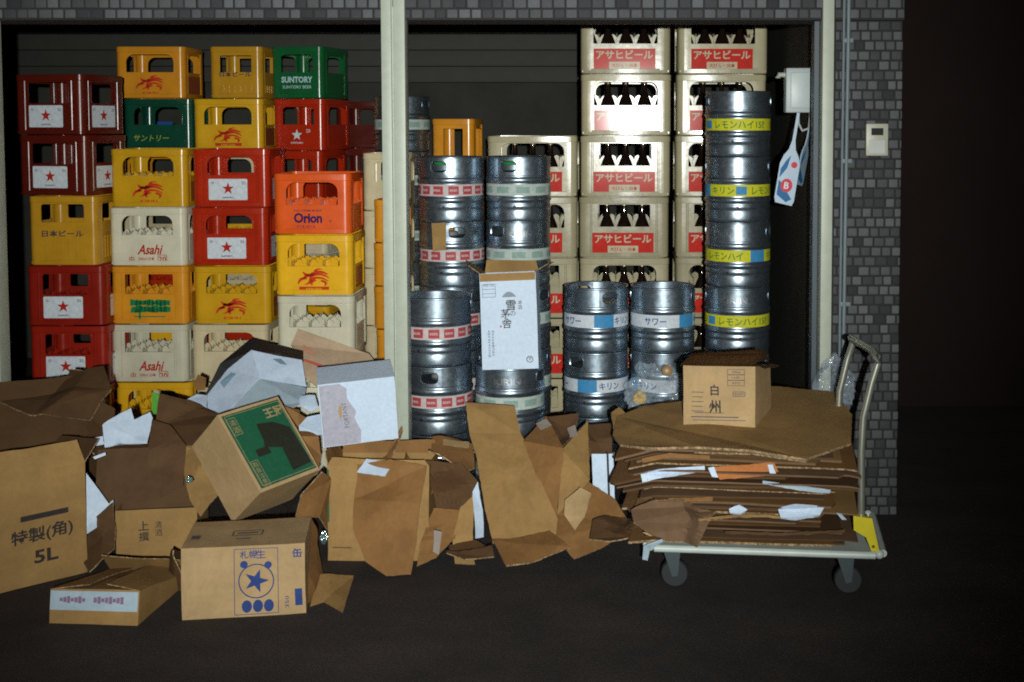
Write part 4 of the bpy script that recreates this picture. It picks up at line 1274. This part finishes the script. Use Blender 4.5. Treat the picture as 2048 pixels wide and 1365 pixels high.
# flattened cardboard load
LOAD = "flattened cardboard sheets loaded on the trolley"
rnd = random.Random(11)
EDGE = cardboard("shaded_cardboard", (.17, .10, .055))  # brown darkened to carry the shade at the load's edges and gaps
NL = 20
DESC = ["lowest", "second", "third", "fourth", "fifth", "sixth", "seventh", "eighth", "ninth", "tenth", "eleventh", "twelfth", "thirteenth", "fourteenth", "fifteenth", "sixteenth", "seventeenth", "eighteenth", "nineteenth", "twentieth"]
for k in range(NL):
    z = .168 + k * .0183
    f = k / (NL - 1)
    x0 = -.01 - .10 * f + rnd.uniform(-.06, .06); x1 = CL - .09 - .02 * f + rnd.uniform(-.13, .03)
    y0 = .04 - .05 * f + rnd.uniform(-.035, .035); y1 = .50 + .26 * f + rnd.uniform(-.05, .05)
    th = rnd.choice((.004, .006, .008))
    yaw = rnd.uniform(-.05, .05)
    bm = bmesh.new()
    sag = rnd.uniform(.002, .008); sd = rnd.random() * 20
    cut0, cut1 = rnd.uniform(0, .16), rnd.uniform(.84, 1)
    dep = rnd.choice((0, 0, .03, .05))
    nx, ny = 40, 14; gg = []
    for j in range(ny + 1):
        row = []
        for i in range(nx + 1):
            u, v = i / nx, j / ny
            tab = 0 if cut0 < u < cut1 else dep          # cut-back corner flaps
            x = x0 + (x1 - x0) * u; y = y0 + tab * (1 - v) + (y1 - y0) * v + (x - CL / 2) * yaw
            zz = z + .004 * noise.noise(Vector((x * 3.5, y * 3, sd)))
            droop = max(0, .03 - x) * .30 + max(0, x - CL + .12) * .22
            zz += -droop * (.4 + .6 * f) - max(0, .12 - (y - y0)) * sag * 4 + v * .008
            row.append(bm.verts.new((x, y, max(zz, .162 + k * .010)) ))
        gg.append(row)
    for j in range(ny):
        for i in range(nx): bm.faces.new((gg[j][i], gg[j][i + 1], gg[j + 1][i + 1], gg[j + 1][i]))
    thicken(bm, th)
    me = finish(bm, "flattened_carton", 20, False)
    lm = (EDGE, BRN(), EDGE, DBRN(), BRN(), EDGE, BRN(), TAN(), EDGE, BRN())[k % 10]
    me.materials.append(lm); me.materials.append(CUT() if k % 5 == 1 else (EDGE if k % 2 else DBRN()))
    o = link("flattened_carton", me)
    o.matrix_world = Mc
    tag(o, "dark flattened carton, %s from the bottom of the trolley load" % DESC[k], "cardboard", LOAD)
TOPZ = [(1225, 868, .515), (1234, 832, .535), (1290, 812, .555), (1430, 800, .57), (1545, 774, .58), (1672, 784, .58), (1704, 830, .568), (1702, 886, .553), (1612, 919, .543), (1500, 902, .55), (1390, 893, .55), (1300, 893, .538), (1240, 886, .518)]
sheet("flattened_carton", "large flat tan sheet on top of the trolley load under the lettered carton", [(a_, b_, gp(a_, b_, c_ + .008)) for a_, b_, c_ in TOPZ], TAN(), .008, .004, group=LOAD, seed=50)
sheet("flattened_carton", "narrow tan sheet edge sticking out below the top sheet", [(a_, b_, gp(a_, b_, c_)) for a_, b_, c_ in ((1388, 897, .528), (1500, 906, .528), (1614, 928, .520), (1640, 880, .535), (1500, 860, .54), (1400, 870, .54))], LTAN(), .006, .003, group=LOAD, seed=51)


sheet("flattened_carton", "crushed brown carton end drooping over the left front corner of the trolley", [(1262, 1030, 4.55), (1300, 1012, 4.55), (1380, 1008, 4.54), (1430, 1020, 4.54), (1410, 1060, 4.49), (1396, 1096, 4.455), (1340, 1093, 4.45), (1300, 1080, 4.46), (1268, 1056, 4.5)], EDGE, .006, .03, group=LOAD, seed=60)
for nm_, p_, m_ in (("curled brown carton rim above the drooping end on the trolley", [(1268, 1036, 4.53), (1290, 1010, 4.53), (1340, 996, 4.52), (1425, 994, 4.52), (1425, 1002, 4.51), (1345, 1006, 4.51), (1300, 1020, 4.51), (1280, 1042, 4.52)], BRN()),
                    ("thin tan carton rim running right from the middle of the load", [(1392, 1040, 4.515), (1480, 1028, 4.51), (1570, 1036, 4.50), (1570, 1041, 4.495), (1480, 1034, 4.50), (1392, 1044, 4.51)], TAN()),
                    ("short pale rim at the lower left of the trolley load", [(1284, 1064, 4.46), (1320, 1066, 4.45), (1330, 1070, 4.445), (1300, 1072, 4.45)], LTAN()),
                    ("brown carton rim under the lettered carton, upper trolley load", [(1284, 925, 4.54), (1340, 912, 4.53), (1420, 914, 4.53), (1420, 920, 4.52), (1340, 920, 4.52), (1286, 932, 4.53)], BRN()),
                    ("long dim brown rim low on the right of the trolley load", [(1450, 1062, 4.475), (1560, 1066, 4.47), (1690, 1060, 4.46), (1690, 1065, 4.455), (1560, 1072, 4.46), (1450, 1067, 4.47)], DBRN())):
    sheet("carton_rim", nm_, p_, m_, .006, .004, group="carton rims showing in the trolley load", seed=len(nm_))


def edge_strip(label, pts, mat, th=.003):
    sheet("card_strip", label, pts, mat, th, .002, "cardboard", "coloured carton edges in the trolley load")


edge_strip("green and white carton edge sticking out of the left of the trolley load", [(1283, 948, 4.56), (1330, 938, 4.54), (1410, 932, 4.53), (1410, 942, 4.53), (1330, 955, 4.53), (1286, 965, 4.55)], WCARD())
edge_strip("bright green carton corner at the left front of the trolley load", [(1281, 952, 4.545), (1293, 946, 4.54), (1296, 962, 4.535), (1285, 966, 4.54)], simple("lime_print", (.12, .45, .06), .5))
edge_strip("orange brown carton side showing in the upper trolley load", [(1420, 935, 4.52), (1548, 925, 4.51), (1560, 950, 4.5), (1440, 960, 4.5)], cardboard("rust_cardboard", (.48, .17, .05)))
edge_strip("white tape scrap left of the orange brown carton side", [(1416, 936, 4.49), (1428, 934, 4.49), (1436, 956, 4.485), (1424, 954, 4.485)], WCARD())
edge_strip("white tape scrap right of the orange brown carton side", [(1535, 930, 4.49), (1545, 929, 4.49), (1553, 950, 4.485), (1541, 952, 4.485)], WCARD())
edge_strip("long pale blue carton edge running to the right of the trolley load", [(1525, 962, 4.5), (1600, 972, 4.49), (1662, 980, 4.48), (1660, 988, 4.48), (1600, 982, 4.485), (1525, 968, 4.495)], GWCARD())
edge_strip("crumpled white plastic poking out of the right middle of the load", [(1556, 1020, 4.49), (1590, 1012, 4.47), (1648, 1016, 4.47), (1640, 1030, 4.465), (1590, 1038, 4.46), (1562, 1036, 4.47)], WCARD(), .008)
edge_strip("small white plastic tuft in the middle of the trolley load", [(1458, 1018, 4.49), (1478, 1010, 4.48), (1495, 1020, 4.475), (1480, 1028, 4.47), (1460, 1026, 4.48)], WCARD(), .008)
edge_strip("short pale scrap beside the yellow hinge bracket", [(1672, 1026, 4.47), (1682, 1028, 4.465), (1694, 1040, 4.46), (1684, 1040, 4.46)], GWCARD())
edge_strip("pale torn strip hanging off the lower left corner of the trolley load", [(1287, 1092, 4.52), (1325, 1078, 4.5), (1326, 1084, 4.5), (1300, 1098, 4.5), (1296, 1122, 4.49), (1286, 1120, 4.5)], GWCARD())

# ================================================================== THE PILE ON THE LEFT AND IN THE MIDDLE
# large lettered box cut by the frame
M, w, h = frame(gpt(-72, 1206), gpt(174, 1145), pt(-72, 970, gp(-72, 1206)))
t, D = carton("large tan box with dark printed characters and 5L at the left, lid flap standing", M, w, .30, h, TAN(), ('top',), [('front', .085, .085, -22, None), ('right', .09, .05, 40, DBRN())], .004, 3)
print_on(t, D, [shift2d(text2d("特製(角)", .22, .062, .02), w * .63, h * .445, R(2)), shift2d(text2d("5L", .085, .05, .03), w * .66, h * .25), rect2d(.17, .02, w * .65, h * .605)], DK)
# its neighbour low at the front
M, w, h = frame(gpt(98, 1247), gpt(275, 1252), pt(103, 1178, gp(98, 1247) + .02))
t, D = carton("low crushed tan carton with a pale blue printed band, front left corner", M, w, .44, h, TAN(), (), [('left', .10, .12, -83, None), ('right', .12, .14, -80, TAN()), ('back', .10, .12, -60, None)], .004, 4)
print_on(t, D, [rect2d(w * .98, h * .56, w / 2, h * .68)], GWCARD(), name="printed_band")
bb = print_on(t, D, [rect2d(w * .035, h * (.10 + .05 * ((k * 7) % 3)), w * (.14 + .042 * k + (.09 if k > 6 else 0)), h * .70) for k in range(15)], ink("mauve_print", (.26, .16, .26)), name="printed_pattern")
bb.location.y -= .0045
# star carton
M, w, h = frame(gpt(364, 1241), gpt(612, 1227), pt(364, 1098, gp(364, 1241)))
t, D = carton("tan carton with blue star in a ring, front and centre of the pile", M, w, .29, h, LTAN(), (), [], .003, 5)
st = print_on(t, D, [shift2d(star2d(.043, R(-18)), w * .60, h * .50), shift2d(ring2d(.060, .004), w * .60, h * .50)], LNAVY, name="printed_star")
print_on(t, D, [disc2d(.017, 12, w * (.52 + .09 * k), h * .15, 1.25) for k in range(3)] + [disc2d(.013, 12, w * .50, h * .74), disc2d(.013, 12, w * .70, h * .72), frame2d(.145, .225, .002, w * .60, h * .5), shift2d(text2d("札幌", None, .028, .01), w * .54, h * .88), shift2d(text2d("生", None, .030, .01), w * .64, h * .88), shift2d(text2d("缶", None, .032, .02), w * .94, h * .87), rect2d(.024, .058, w * .945, h * .24), shift2d(text2d("350", .04, .012), w * .85, h * .18, R(90))], LNAVY, name="printed_notes")
print_on(t, D, [shift2d(frame2d(.10, .05, .006), w * .5, .13), rect2d(.07, .012, w * .5, .13), rect2d(.05, .010, w * .48, .07), rect2d(.03, .04, w * .08, .1)], ink("faded_blue", (.10, .09, .10)), lambda u, v: Vector((u, v, h + .003)), "printed_top")

sheet("loose_flap", "brown flap lying on the ground right of the star carton", [(614, 1226, gp(614, 1226, .012)), (686, 1222, gp(686, 1222, .006)), (708, 1152, gp(708, 1152, .01)), (640, 1148, gp(640, 1148, .05))], TAN(), .005, .006, seed=70)
sheet("loose_flap", "creased brown side flap standing right of the star carton", [(616, 1088, 4.44), (640, 1036, 4.62), (652, 1060, 4.66), (652, 1190, 4.60), (640, 1205, 4.50), (617, 1224, 4.42)], BRN(), .005, .006, seed=71)
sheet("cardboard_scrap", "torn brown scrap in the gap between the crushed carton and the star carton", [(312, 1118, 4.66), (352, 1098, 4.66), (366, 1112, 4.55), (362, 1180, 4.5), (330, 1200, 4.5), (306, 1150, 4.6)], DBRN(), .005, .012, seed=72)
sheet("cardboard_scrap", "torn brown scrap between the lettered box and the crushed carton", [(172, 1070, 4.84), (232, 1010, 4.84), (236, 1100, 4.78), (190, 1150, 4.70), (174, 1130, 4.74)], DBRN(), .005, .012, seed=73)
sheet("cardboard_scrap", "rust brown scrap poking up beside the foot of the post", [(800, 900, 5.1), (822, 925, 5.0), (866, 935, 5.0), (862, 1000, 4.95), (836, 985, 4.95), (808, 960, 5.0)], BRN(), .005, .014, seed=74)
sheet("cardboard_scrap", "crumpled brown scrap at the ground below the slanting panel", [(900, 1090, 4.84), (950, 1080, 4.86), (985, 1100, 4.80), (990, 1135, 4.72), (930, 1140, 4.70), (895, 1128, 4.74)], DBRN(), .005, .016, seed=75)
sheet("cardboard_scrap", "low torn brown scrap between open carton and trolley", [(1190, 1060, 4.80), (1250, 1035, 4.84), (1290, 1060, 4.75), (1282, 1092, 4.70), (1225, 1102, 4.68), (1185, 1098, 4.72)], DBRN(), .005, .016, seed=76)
sheet("cardboard_scrap", "pale torn carton scrap at the left edge of the top sheet", [(1222, 826, 5.0), (1238, 815, 5.04), (1262, 838, 4.98), (1258, 866, 4.86), (1228, 862, 4.86)], TAN(), .005, .012, seed=77)
sheet("cardboard_scrap", "creased brown panel standing between the white papers and green box", [(302, 838, 5.08), (340, 850, 5.08), (372, 890, 5.02), (366, 960, 4.94), (320, 985, 4.9), (296, 920, 4.94)], DBRN(), .005, .016, seed=78)
sheet("cardboard_scrap", "brown carton corner under the black and white carton", [(560, 812, 5.3), (598, 822, 5.24), (602, 850, 5.2), (575, 850, 5.18)], BRN(), .005, .008, seed=79)
sheet("cardboard_scrap", "dark brown panel slumped on top of the left dark box", [(40, 780, 5.40), (120, 768, 5.43), (212, 752, 5.44), (226, 800, 5.30), (180, 850, 5.18), (60, 830, 5.2), (-10, 800, 5.3)], DBRN(), .006, .022, seed=80)
sheet("cardboard_scrap", "dark brown crumpled flap right of the left dark box", [(180, 800, 5.3), (228, 806, 5.3), (222, 860, 5.16), (188, 900, 5.06), (160, 880, 5.1)], DBRN(), .006, .014, seed=81)

# tilted box with green printed lid
M, w, h = frame(pt(520, 985, 4.58), pt(640, 940, 4.80), pt(440, 829, 4.70))
t, D = carton("tilted tan box with dark green printed face lying on the star carton", M, w, .23, h, LTAN(), (), [], .003, 6)
print_on(t, D, [rect2d(w * .93, h * .93, w / 2, h / 2)], ink("deep_green", (.012, .10, .050)), name="printed_panel")
l2 = [frame2d(w * .88, h * .885, .002, w / 2, h / 2), shift2d(text2d("王冠", None, .042, .03), w * .8, h * .83), shift2d(text2d("清酒", h=.06, vertical=True), w * .13, h * .80), frame2d(.036, .07, .002, w * .13, h * .80), shift2d(text2d("取扱注意", h=.09, vertical=True), w * .13, h * .20), frame2d(.03, .10, .002, w * .13, h * .20)]
q = print_on(t, D, l2, ink("pale_print", (.34, .25, .12))); q.location.y -= .0034
q = print_on(t, D, [poly2d([(w * .45, h * .75), (w * .70, h * .72), (w * .9, h * .60), (w * .93, h * .12), (w * .6, h * .10), (w * .62, h * .40), (w * .38, h * .46), (w * .42, h * .55)]), rect2d(w * .2, h * .09, w * .33, h * .42)], ink("black_green", (.02, .022, .014)), name="printed_shape"); q.location.y -= .0024

# white wine carton with lettering
M, w, h = frame(pt(646, 896, 5.00), pt(797, 877, 5.07), pt(634, 771, 4.95))
t, D = carton("white wine carton with grey printed corner and vertical lettering by the post", M, w, .19, h, WCARD(), (), [], .002, 7)
print_on(t, D, [poly2d([(.004, .004), (w * .5, .004), (w * .52, h * .2), (w * .44, h * .42), (w * .47, h * .52), (w * .36, h * .75), (w * .37, h * .90), (w * .28, h * .985), (.004, h * .985)])], ink("lilac_grey", (.42, .42, .50)), name="printed_corner")
q = print_on(t, D, [shift2d(text2d("FORTANT", .105, .017, .012), w * .325, h * .48, R(93))], ink("grey_letters", (.16, .16, .20))); q.location.y -= .001
q = print_on(t, D, [poly2d([(w * .25, h * .44), (w * .275, h * .43), (w * .285, h * .60), (w * .26, h * .66), (w * .235, h * .58)])], ink("gold_print", (.45, .30, .12)), name="printed_emblem"); q.location.y -= .001

# box that carries it
M, w, h = frame(gpt(655, 1122), gpt(716, 1122), pt(653, 932, gp(655, 1122) + .02))
t, D = carton("upright tan carton with green edge under the white wine carton", M, gpt(858, 1122).x - gpt(655, 1122).x, .26, h, TAN(), ('top',), [('front', .03, .02, -30, None), ('left', .06, .05, 15, BRN()), ('back', .05, .05, 5, BRN())], .004, 8)
print_on(t, D, [rect2d(.008, h * .55, .004, h * .68)], ink("deep_green", (.012, .10, .05)), name="printed_edge")
print_on(t, D, [rect2d(.075, .003, .055, h * .14)], DK)
sheet("loose_flap", "broad bulging brown flap hanging in front of the upright carton", [(714, 930, 4.86), (785, 922, 4.88), (860, 935, 4.88), (846, 1010, 4.78), (838, 1090, 4.74), (828, 1150, 4.74), (780, 1153, 4.72), (738, 1125, 4.74), (714, 1060, 4.80), (712, 1000, 4.84)], BRN(), .005, .016, group=None, seed=2)
sheet("paper_note", "small white paper lying on the edge of the brown flap", [(733, 918, 4.87), (786, 923, 4.86), (770, 952, 4.80), (714, 945, 4.82)], WCARD(), .002, .003, "paper")
# crushed brown cartons
CR = "crushed brown carton pieces in the middle of the pile"
sheet("crushed_carton", "crushed brown carton top beside the post foot", [(864, 872, 5.2), (905, 866, 5.22), (940, 868, 5.15), (946, 920, 5.0), (930, 935, 4.96), (862, 925, 5.0)], BRN(), .005, .02, group=CR, seed=3)
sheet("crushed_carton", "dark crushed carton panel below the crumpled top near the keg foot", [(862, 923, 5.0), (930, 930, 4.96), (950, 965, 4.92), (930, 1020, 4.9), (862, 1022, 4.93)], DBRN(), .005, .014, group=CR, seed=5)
sheet("crushed_carton", "slanting brown carton panel pointing down to the ground", [(862, 1010, 4.88), (925, 1015, 4.86), (905, 1070, 4.80), (870, 1115, 4.78), (835, 1135, 4.78), (838, 1080, 4.80), (850, 1040, 4.84)], BRN(), .005, .012, group=CR, seed=6)
sheet("crushed_carton", "narrow upright brown panel left of the tall leaning sheet", [(920, 1015, 4.90), (948, 990, 4.92), (944, 1130, 4.84), (908, 1128, 4.82), (905, 1080, 4.84)], TAN(), .005, .01, group=CR, seed=7)
sheet("paper_strip", "white printed paper wedge beside the tall leaning sheet", [(945, 985, 4.88), (957, 965, 4.9), (966, 1020, 4.84), (968, 1075, 4.80), (950, 1078, 4.81)], WCARD(), .003, .004, "paper", seed=8)
# tall leaning sheet and the open carton right of it
sheet("tall_sheet", "tall flat brown sheet leaning against the kegs in the middle", [(931, 803, 5.32), (1030, 812, 5.34), (1042, 868, 5.22), (1062, 905, 5.14), (1090, 980, 5.0), (1118, 1040, 4.92), (1128, 1078, 4.86), (985, 1082, 4.86), (968, 1010, 4.98), (952, 910, 5.14), (938, 865, 5.22)], TAN(), .006, .007, group=None, seed=9)
sheet("loose_flap", "bent lower flap of the tall leaning sheet resting on the ground", [(985, 1080, 4.86), (1100, 1078, 4.87), (1140, 1108, 4.74), (1080, 1122, 4.72), (1012, 1132, 4.70)], BRN(), .006, .006, group=None, seed=10)
M = Matrix.Identity(4)
oc = thing("open_carton", "open brown carton with raised flaps in front of the blue banded kegs", "box", Matrix.Translation((0, 0, 0)), PILE)
oc.location = pt(1130, 1080, 5.0)
bpy.context.view_layer.update()
sheet("carton_side", "", [(1046, 882, 5.16), (1092, 832, 5.34), (1128, 900, 5.10), (1116, 1030, 4.98), (1112, 1070, 4.95), (1085, 985, 5.02)], BRN(), .005, .006, parent=oc, seed=11)
sheet("carton_back", "", [(1090, 832, 5.34), (1150, 845, 5.36), (1145, 872, 5.30), (1122, 902, 5.14), (1098, 890, 5.18)], DBRN(), .005, .008, parent=oc, seed=12)
sheet("carton_side", "", [(1124, 900, 5.12), (1150, 865, 5.3), (1176, 842, 5.3), (1180, 960, 5.06), (1160, 1000, 5.0), (1114, 1040, 4.97)], TAN(), .005, .007, parent=oc, seed=13)
sheet("carton_front", "", [(1116, 1030, 4.96), (1178, 965, 5.02), (1230, 1000, 4.92), (1262, 1052, 4.82), (1205, 1085, 4.78), (1142, 1106, 4.75), (1112, 1078, 4.84)], BRN(), .005, .008, parent=oc, seed=14)
sheet("inner_panel", "", [(1176, 850, 5.28), (1225, 846, 5.28), (1222, 905, 5.14), (1180, 908, 5.14)], DBRN(), .005, .012, parent=oc, seed=15)
sheet("paper_patch", "pale tan folded patch on the front of the open carton", [(1130, 1000, 4.90), (1162, 978, 4.92), (1184, 992, 4.90), (1172, 1035, 4.84), (1150, 1062, 4.82), (1128, 1030, 4.86)], LTAN(), .004, .004, "cardboard", seed=16)
sheet("white_box_side", "narrow white carton side with a dark slit and red marks by the cart", [(1184, 910, 5.08), (1227, 910, 5.08), (1229, 970, 5.02), (1229, 1026, 4.97), (1212, 1010, 4.98), (1186, 985, 5.02)], WCARD(), .02, .002, "box", seed=17)
sheet("dark_strap", "thin black strap running down the narrow white carton side", [(1213, 905, 5.045), (1217, 905, 5.045), (1221, 1012, 4.94), (1217, 1012, 4.94)], BLK(), .003, .0, "strap", cuts=1)
sheet("red_tape", "small red tape mark at the foot of the narrow white carton side", [(1186, 972, 5.005), (1200, 984, 4.99), (1214, 1000, 4.965), (1212, 1006, 4.96), (1190, 985, 4.99)], ink("tape_red", (.55, .07, .09)), .002, .0, "tape", cuts=1)

TAPE = simple("packing_tape", (.40, .27, .13), .18, 0, .6)
GT = simple("grey_tape", (.27, .23, .20), .7, 0, .2)
for lb_, p_ in (("grey tape patch on the left flap of the open carton", [(1072, 848, 5.25), (1092, 838, 5.28), (1104, 850, 5.26), (1082, 860, 5.22)]),
                ("grey tape patch at the top right of the open carton", [(1134, 856, 5.22), (1150, 850, 5.24), (1156, 872, 5.20), (1140, 876, 5.18)]),
                ("pale tape patch on the left end of the top trolley sheet", [(1268, 893, 4.55), (1300, 884, 4.58), (1312, 890, 4.56), (1296, 902, 4.53)]),
                ("pale tape patch on the right end of the top trolley sheet", [(1588, 886, 4.62), (1622, 872, 4.68), (1632, 884, 4.64), (1600, 898, 4.58)]),
                ("shiny tape strip across the crushed carton top", [(886, 880, 5.10), (938, 884, 5.06), (938, 896, 5.02), (886, 892, 5.06)]),
                ("pale tape patch low on the bulging brown flap", [(868, 1060, 4.74), (884, 1064, 4.74), (878, 1110, 4.72), (866, 1104, 4.72)])):
    sheet("tape_patch", lb_, p_, GT if "grey" in lb_ or "pale" in lb_ else TAPE, .0012, .002, "tape", "tape patches on torn cardboard", seed=len(lb_))

# upper left heap
M, w, h = frame(pt(-80, 930, 5.06), pt(180, 905, 5.22), pt(-80, 770, 5.30))
t, D = carton("large dark brown box lying in front of the leftmost red crates", M, w + .06, .40, h, DBRN(), ('top',), [('front', .15, .14, -75, None), ('right', .15, .18, -70, None)], .010, 9)
t2, w2, h2 = frame(pt(190, 1040, 4.96), pt(388, 1030, 5.06), pt(200, 900, 5.05))
t, D = carton("dark brown open box under the white papers, left half of the pile", t2, w2, .30, h2, DBRN(), ('top',), [('right', .08, .13, 40, BRN()), ('back', .12, .1, 12, None), ('front', .05, .09, -55, None)], .012, 10)
M, w, h = frame(gpt(232, 1118), gpt(396, 1110), pt(230, 1022, gp(232, 1118)))
t, D = carton("open tan box with dark vertical characters behind the crushed carton", M, w, .26, h, TAN(), ('top',), [('right', .05, .08, 8, None), ('back', .14, .15, 5, DBRN())], .003, 11)
print_on(t, D, [shift2d(text2d("上撰", h=.085, vertical=True, bold=.012), w * .34, h * .56), shift2d(text2d("清酒", h=.062, vertical=True), w * .52, h * .60)], DK)
PAPERS = "white papers on the heap"
sheet("paper_sheet", "printed white paper folded over the dark box, largest of the papers", [(204, 848, 4.98), (262, 816, 5.06), (268, 838, 5.03), (300, 820, 5.06), (304, 832, 5.04), (294, 884, 4.95), (240, 886, 4.92), (208, 892, 4.93)], WCARD(), .003, .006, "paper", PAPERS, seed=20)
sheet("paper_sheet", "narrow white paper tongue left of the folded paper", [(168, 884, 4.95), (204, 870, 4.96), (206, 886, 4.94), (172, 896, 4.93)], WCARD(), .003, .004, "paper", PAPERS, seed=21)
sheet("paper_sheet", "tiny white paper strip below the folded papers", [(186, 914, 4.92), (211, 905, 4.93), (212, 910, 4.93), (190, 919, 4.92)], WCARD(), .003, .002, "paper", PAPERS, seed=22)
sheet("plastic_sheet", "pale blue plastic sheet wedged beside the lettered box", [(171, 945, 4.86), (200, 985, 4.88), (218, 1008, 4.88), (226, 1000, 4.88), (228, 1022, 4.86), (205, 1048, 4.84), (172, 1070, 4.82)], WCARD(), .003, .008, "plastic", seed=23)
sheet("green_card", "bright green card standing behind the dark flap", [(305, 786, 5.45), (345, 800, 5.44), (356, 812, 5.40), (322, 812, 5.40), (320, 830, 5.38), (302, 826, 5.40)], simple("lime_print", (.12, .45, .06), .5), .004, .003, "cardboard", seed=24)
sheet("loose_flap", "dark brown slanting flap below the green card", [(320, 806, 5.36), (400, 818, 5.36), (452, 834, 5.30), (442, 850, 5.2), (400, 905, 5.05), (352, 880, 5.1), (308, 838, 5.25)], DBRN(), .005, .012, group=None, seed=25)
sheet("loose_flap", "lighter creased brown panel left of the green printed box", [(350, 882, 5.06), (400, 885, 5.02), (440, 840, 5.12), (470, 905, 5.0), (440, 985, 4.92), (398, 1030, 4.84), (380, 1000, 4.9), (360, 930, 5.0)], TAN(), .005, .012, group=None, seed=26)
crumpled_bag("foil_scrap", "tiny shiny foil scrap on the rim of the tan box", 379, 960, 4.75, .010, .01, .010, simple("foil", (.5, .7, .72), .15, .9), 9.0, "scrap", "foil scraps")
crumpled_bag("foil_scrap", "shiny foil scrap in the gap left of the upright carton", 648, 1075, 4.72, .011, .01, .019, simple("foil", (.5, .7, .72), .15, .9), 5.0, "scrap", "foil scraps")

# black and white carton leaning on the crates
bw = thing("black_white_carton", "white carton with black edge lying folded against the cream crates", "box", Matrix.Translation((0, 0, 0)), PILE)
bw.location = pt(520, 830, 5.5)
bpy.context.view_layer.update()
sheet("white_panel", "", [(502, 702, 5.68), (604, 722, 5.66), (613, 776, 5.56), (519, 757, 5.56)], WCARD(), .004, .0012, parent=bw, seed=30)
sheet("white_panel", "", [(502, 702, 5.68), (519, 757, 5.56), (462, 818, 5.48), (414, 836, 5.50), (414, 788, 5.60), (455, 738, 5.68)], WCARD(), .004, .0012, parent=bw, seed=31)
sheet("grey_panel", "", [(519, 757, 5.56), (613, 776, 5.555), (606, 806, 5.44), (560, 826, 5.36), (462, 818, 5.40)], GWCARD(), .004, .0012, parent=bw, seed=32)
sheet("black_edge", "", [(410, 790, 5.63), (440, 728, 5.72), (502, 677, 5.80), (606, 700, 5.78), (606, 722, 5.685), (560, 706, 5.70), (502, 703, 5.70), (455, 740, 5.71), (418, 795, 5.63)], BLK(), .006, .0012, parent=bw, seed=33)
bm = bmesh.new()
sheet("printed_scrap", "", [(440, 765, 5.585), (462, 745, 5.635), (472, 748, 5.63), (448, 776, 5.575)], ink("slate_print", (.18, .28, .36)), .001, .001, parent=bw, cuts=1)
sheet("printed_scrap", "", [(545, 718, 5.645), (562, 718, 5.645), (574, 730, 5.62), (560, 728, 5.625)], ink("slate_print", (.18, .28, .36)), .001, .001, parent=bw, cuts=1)
sheet("white_flap", "small white flap left of the black and white carton", [(366, 806, 5.50), (392, 782, 5.55), (412, 780, 5.56), (412, 815, 5.48), (380, 814, 5.48)], WCARD(), .004, .004, "cardboard", seed=34)
sheet("brown_scrap", "small brown scrap standing above the white flap", [(386, 766, 5.60), (396, 748, 5.63), (412, 756, 5.62), (410, 780, 5.58), (392, 780, 5.58)], BRN(), .004, .003, "cardboard", seed=35)
# tan sheet with red stripe
ts = thing("striped_sheet", "tan cardboard sheet with red stripe leaning on the white crates", "cardboard", Matrix.Translation((0, 0, 0)))
ts.location = pt(660, 770, 5.8)
bpy.context.view_layer.update()
sheet("tan_panel", "", [(596, 658, 5.98), (738, 708, 5.97), (770, 748, 5.90), (775, 775, 5.84), (640, 775, 5.78), (610, 755, 5.80), (600, 716, 5.88), (582, 690, 5.94)], cardboard("pinkish_cardboard", (.50, .36, .24)), .005, .004, parent=ts, seed=40)
sheet("red_stripe", "", [(606, 722, 5.845), (609, 718, 5.85), (722, 757, 5.81), (720, 763, 5.80)], PRED, .001, .0, parent=ts, cuts=2, seed=40)
sheet("red_print", "", [(604, 696, 5.90), (606, 690, 5.91), (632, 704, 5.90), (628, 714, 5.885)], ink("faint_red", (.48, .22, .14)), .001, .0, parent=ts, cuts=1, seed=40)
WP = "white card pieces behind the wine carton"
sheet("white_piece", "six sided white card piece left of the wine carton", [(598, 796, 5.2), (602, 790, 5.22), (630, 790, 5.22), (636, 812, 5.16), (620, 822, 5.14), (600, 812, 5.16)], WCARD(), .006, .002, "cardboard", WP, seed=41)
sheet("white_piece", "white card wedge with faint lines under the six sided piece", [(597, 852, 5.08), (614, 834, 5.12), (640, 828, 5.14), (644, 866, 5.04), (600, 872, 5.04)], WCARD(), .006, .002, "cardboard", WP, seed=42)
sheet("tan_wedge", "brown carton corner between the green box and the white pieces", [(565, 800, 5.12), (600, 818, 5.12), (618, 826, 5.14), (600, 850, 5.10), (640, 868, 5.0), (646, 905, 4.98), (640, 940, 4.9), (600, 870, 5.0)], BRN(), .006, .006, "cardboard", seed=43)
sheet("loose_flap", "thin upright flap edge between the wine carton and the post", [(752, 925, 5.0), (772, 915, 5.05), (806, 862, 5.15), (808, 870, 5.14), (782, 920, 5.02), (764, 935, 4.98)], BRN(), .005, .003, group=None, seed=44)
sheet("loose_flap", "dark flap under the green printed box corner", [(598, 1035, 4.62), (606, 990, 4.68), (642, 945, 4.76), (655, 960, 4.85), (655, 1060, 4.78), (640, 1035, 4.72)], BRN(), .005, .006, group=None, seed=45)
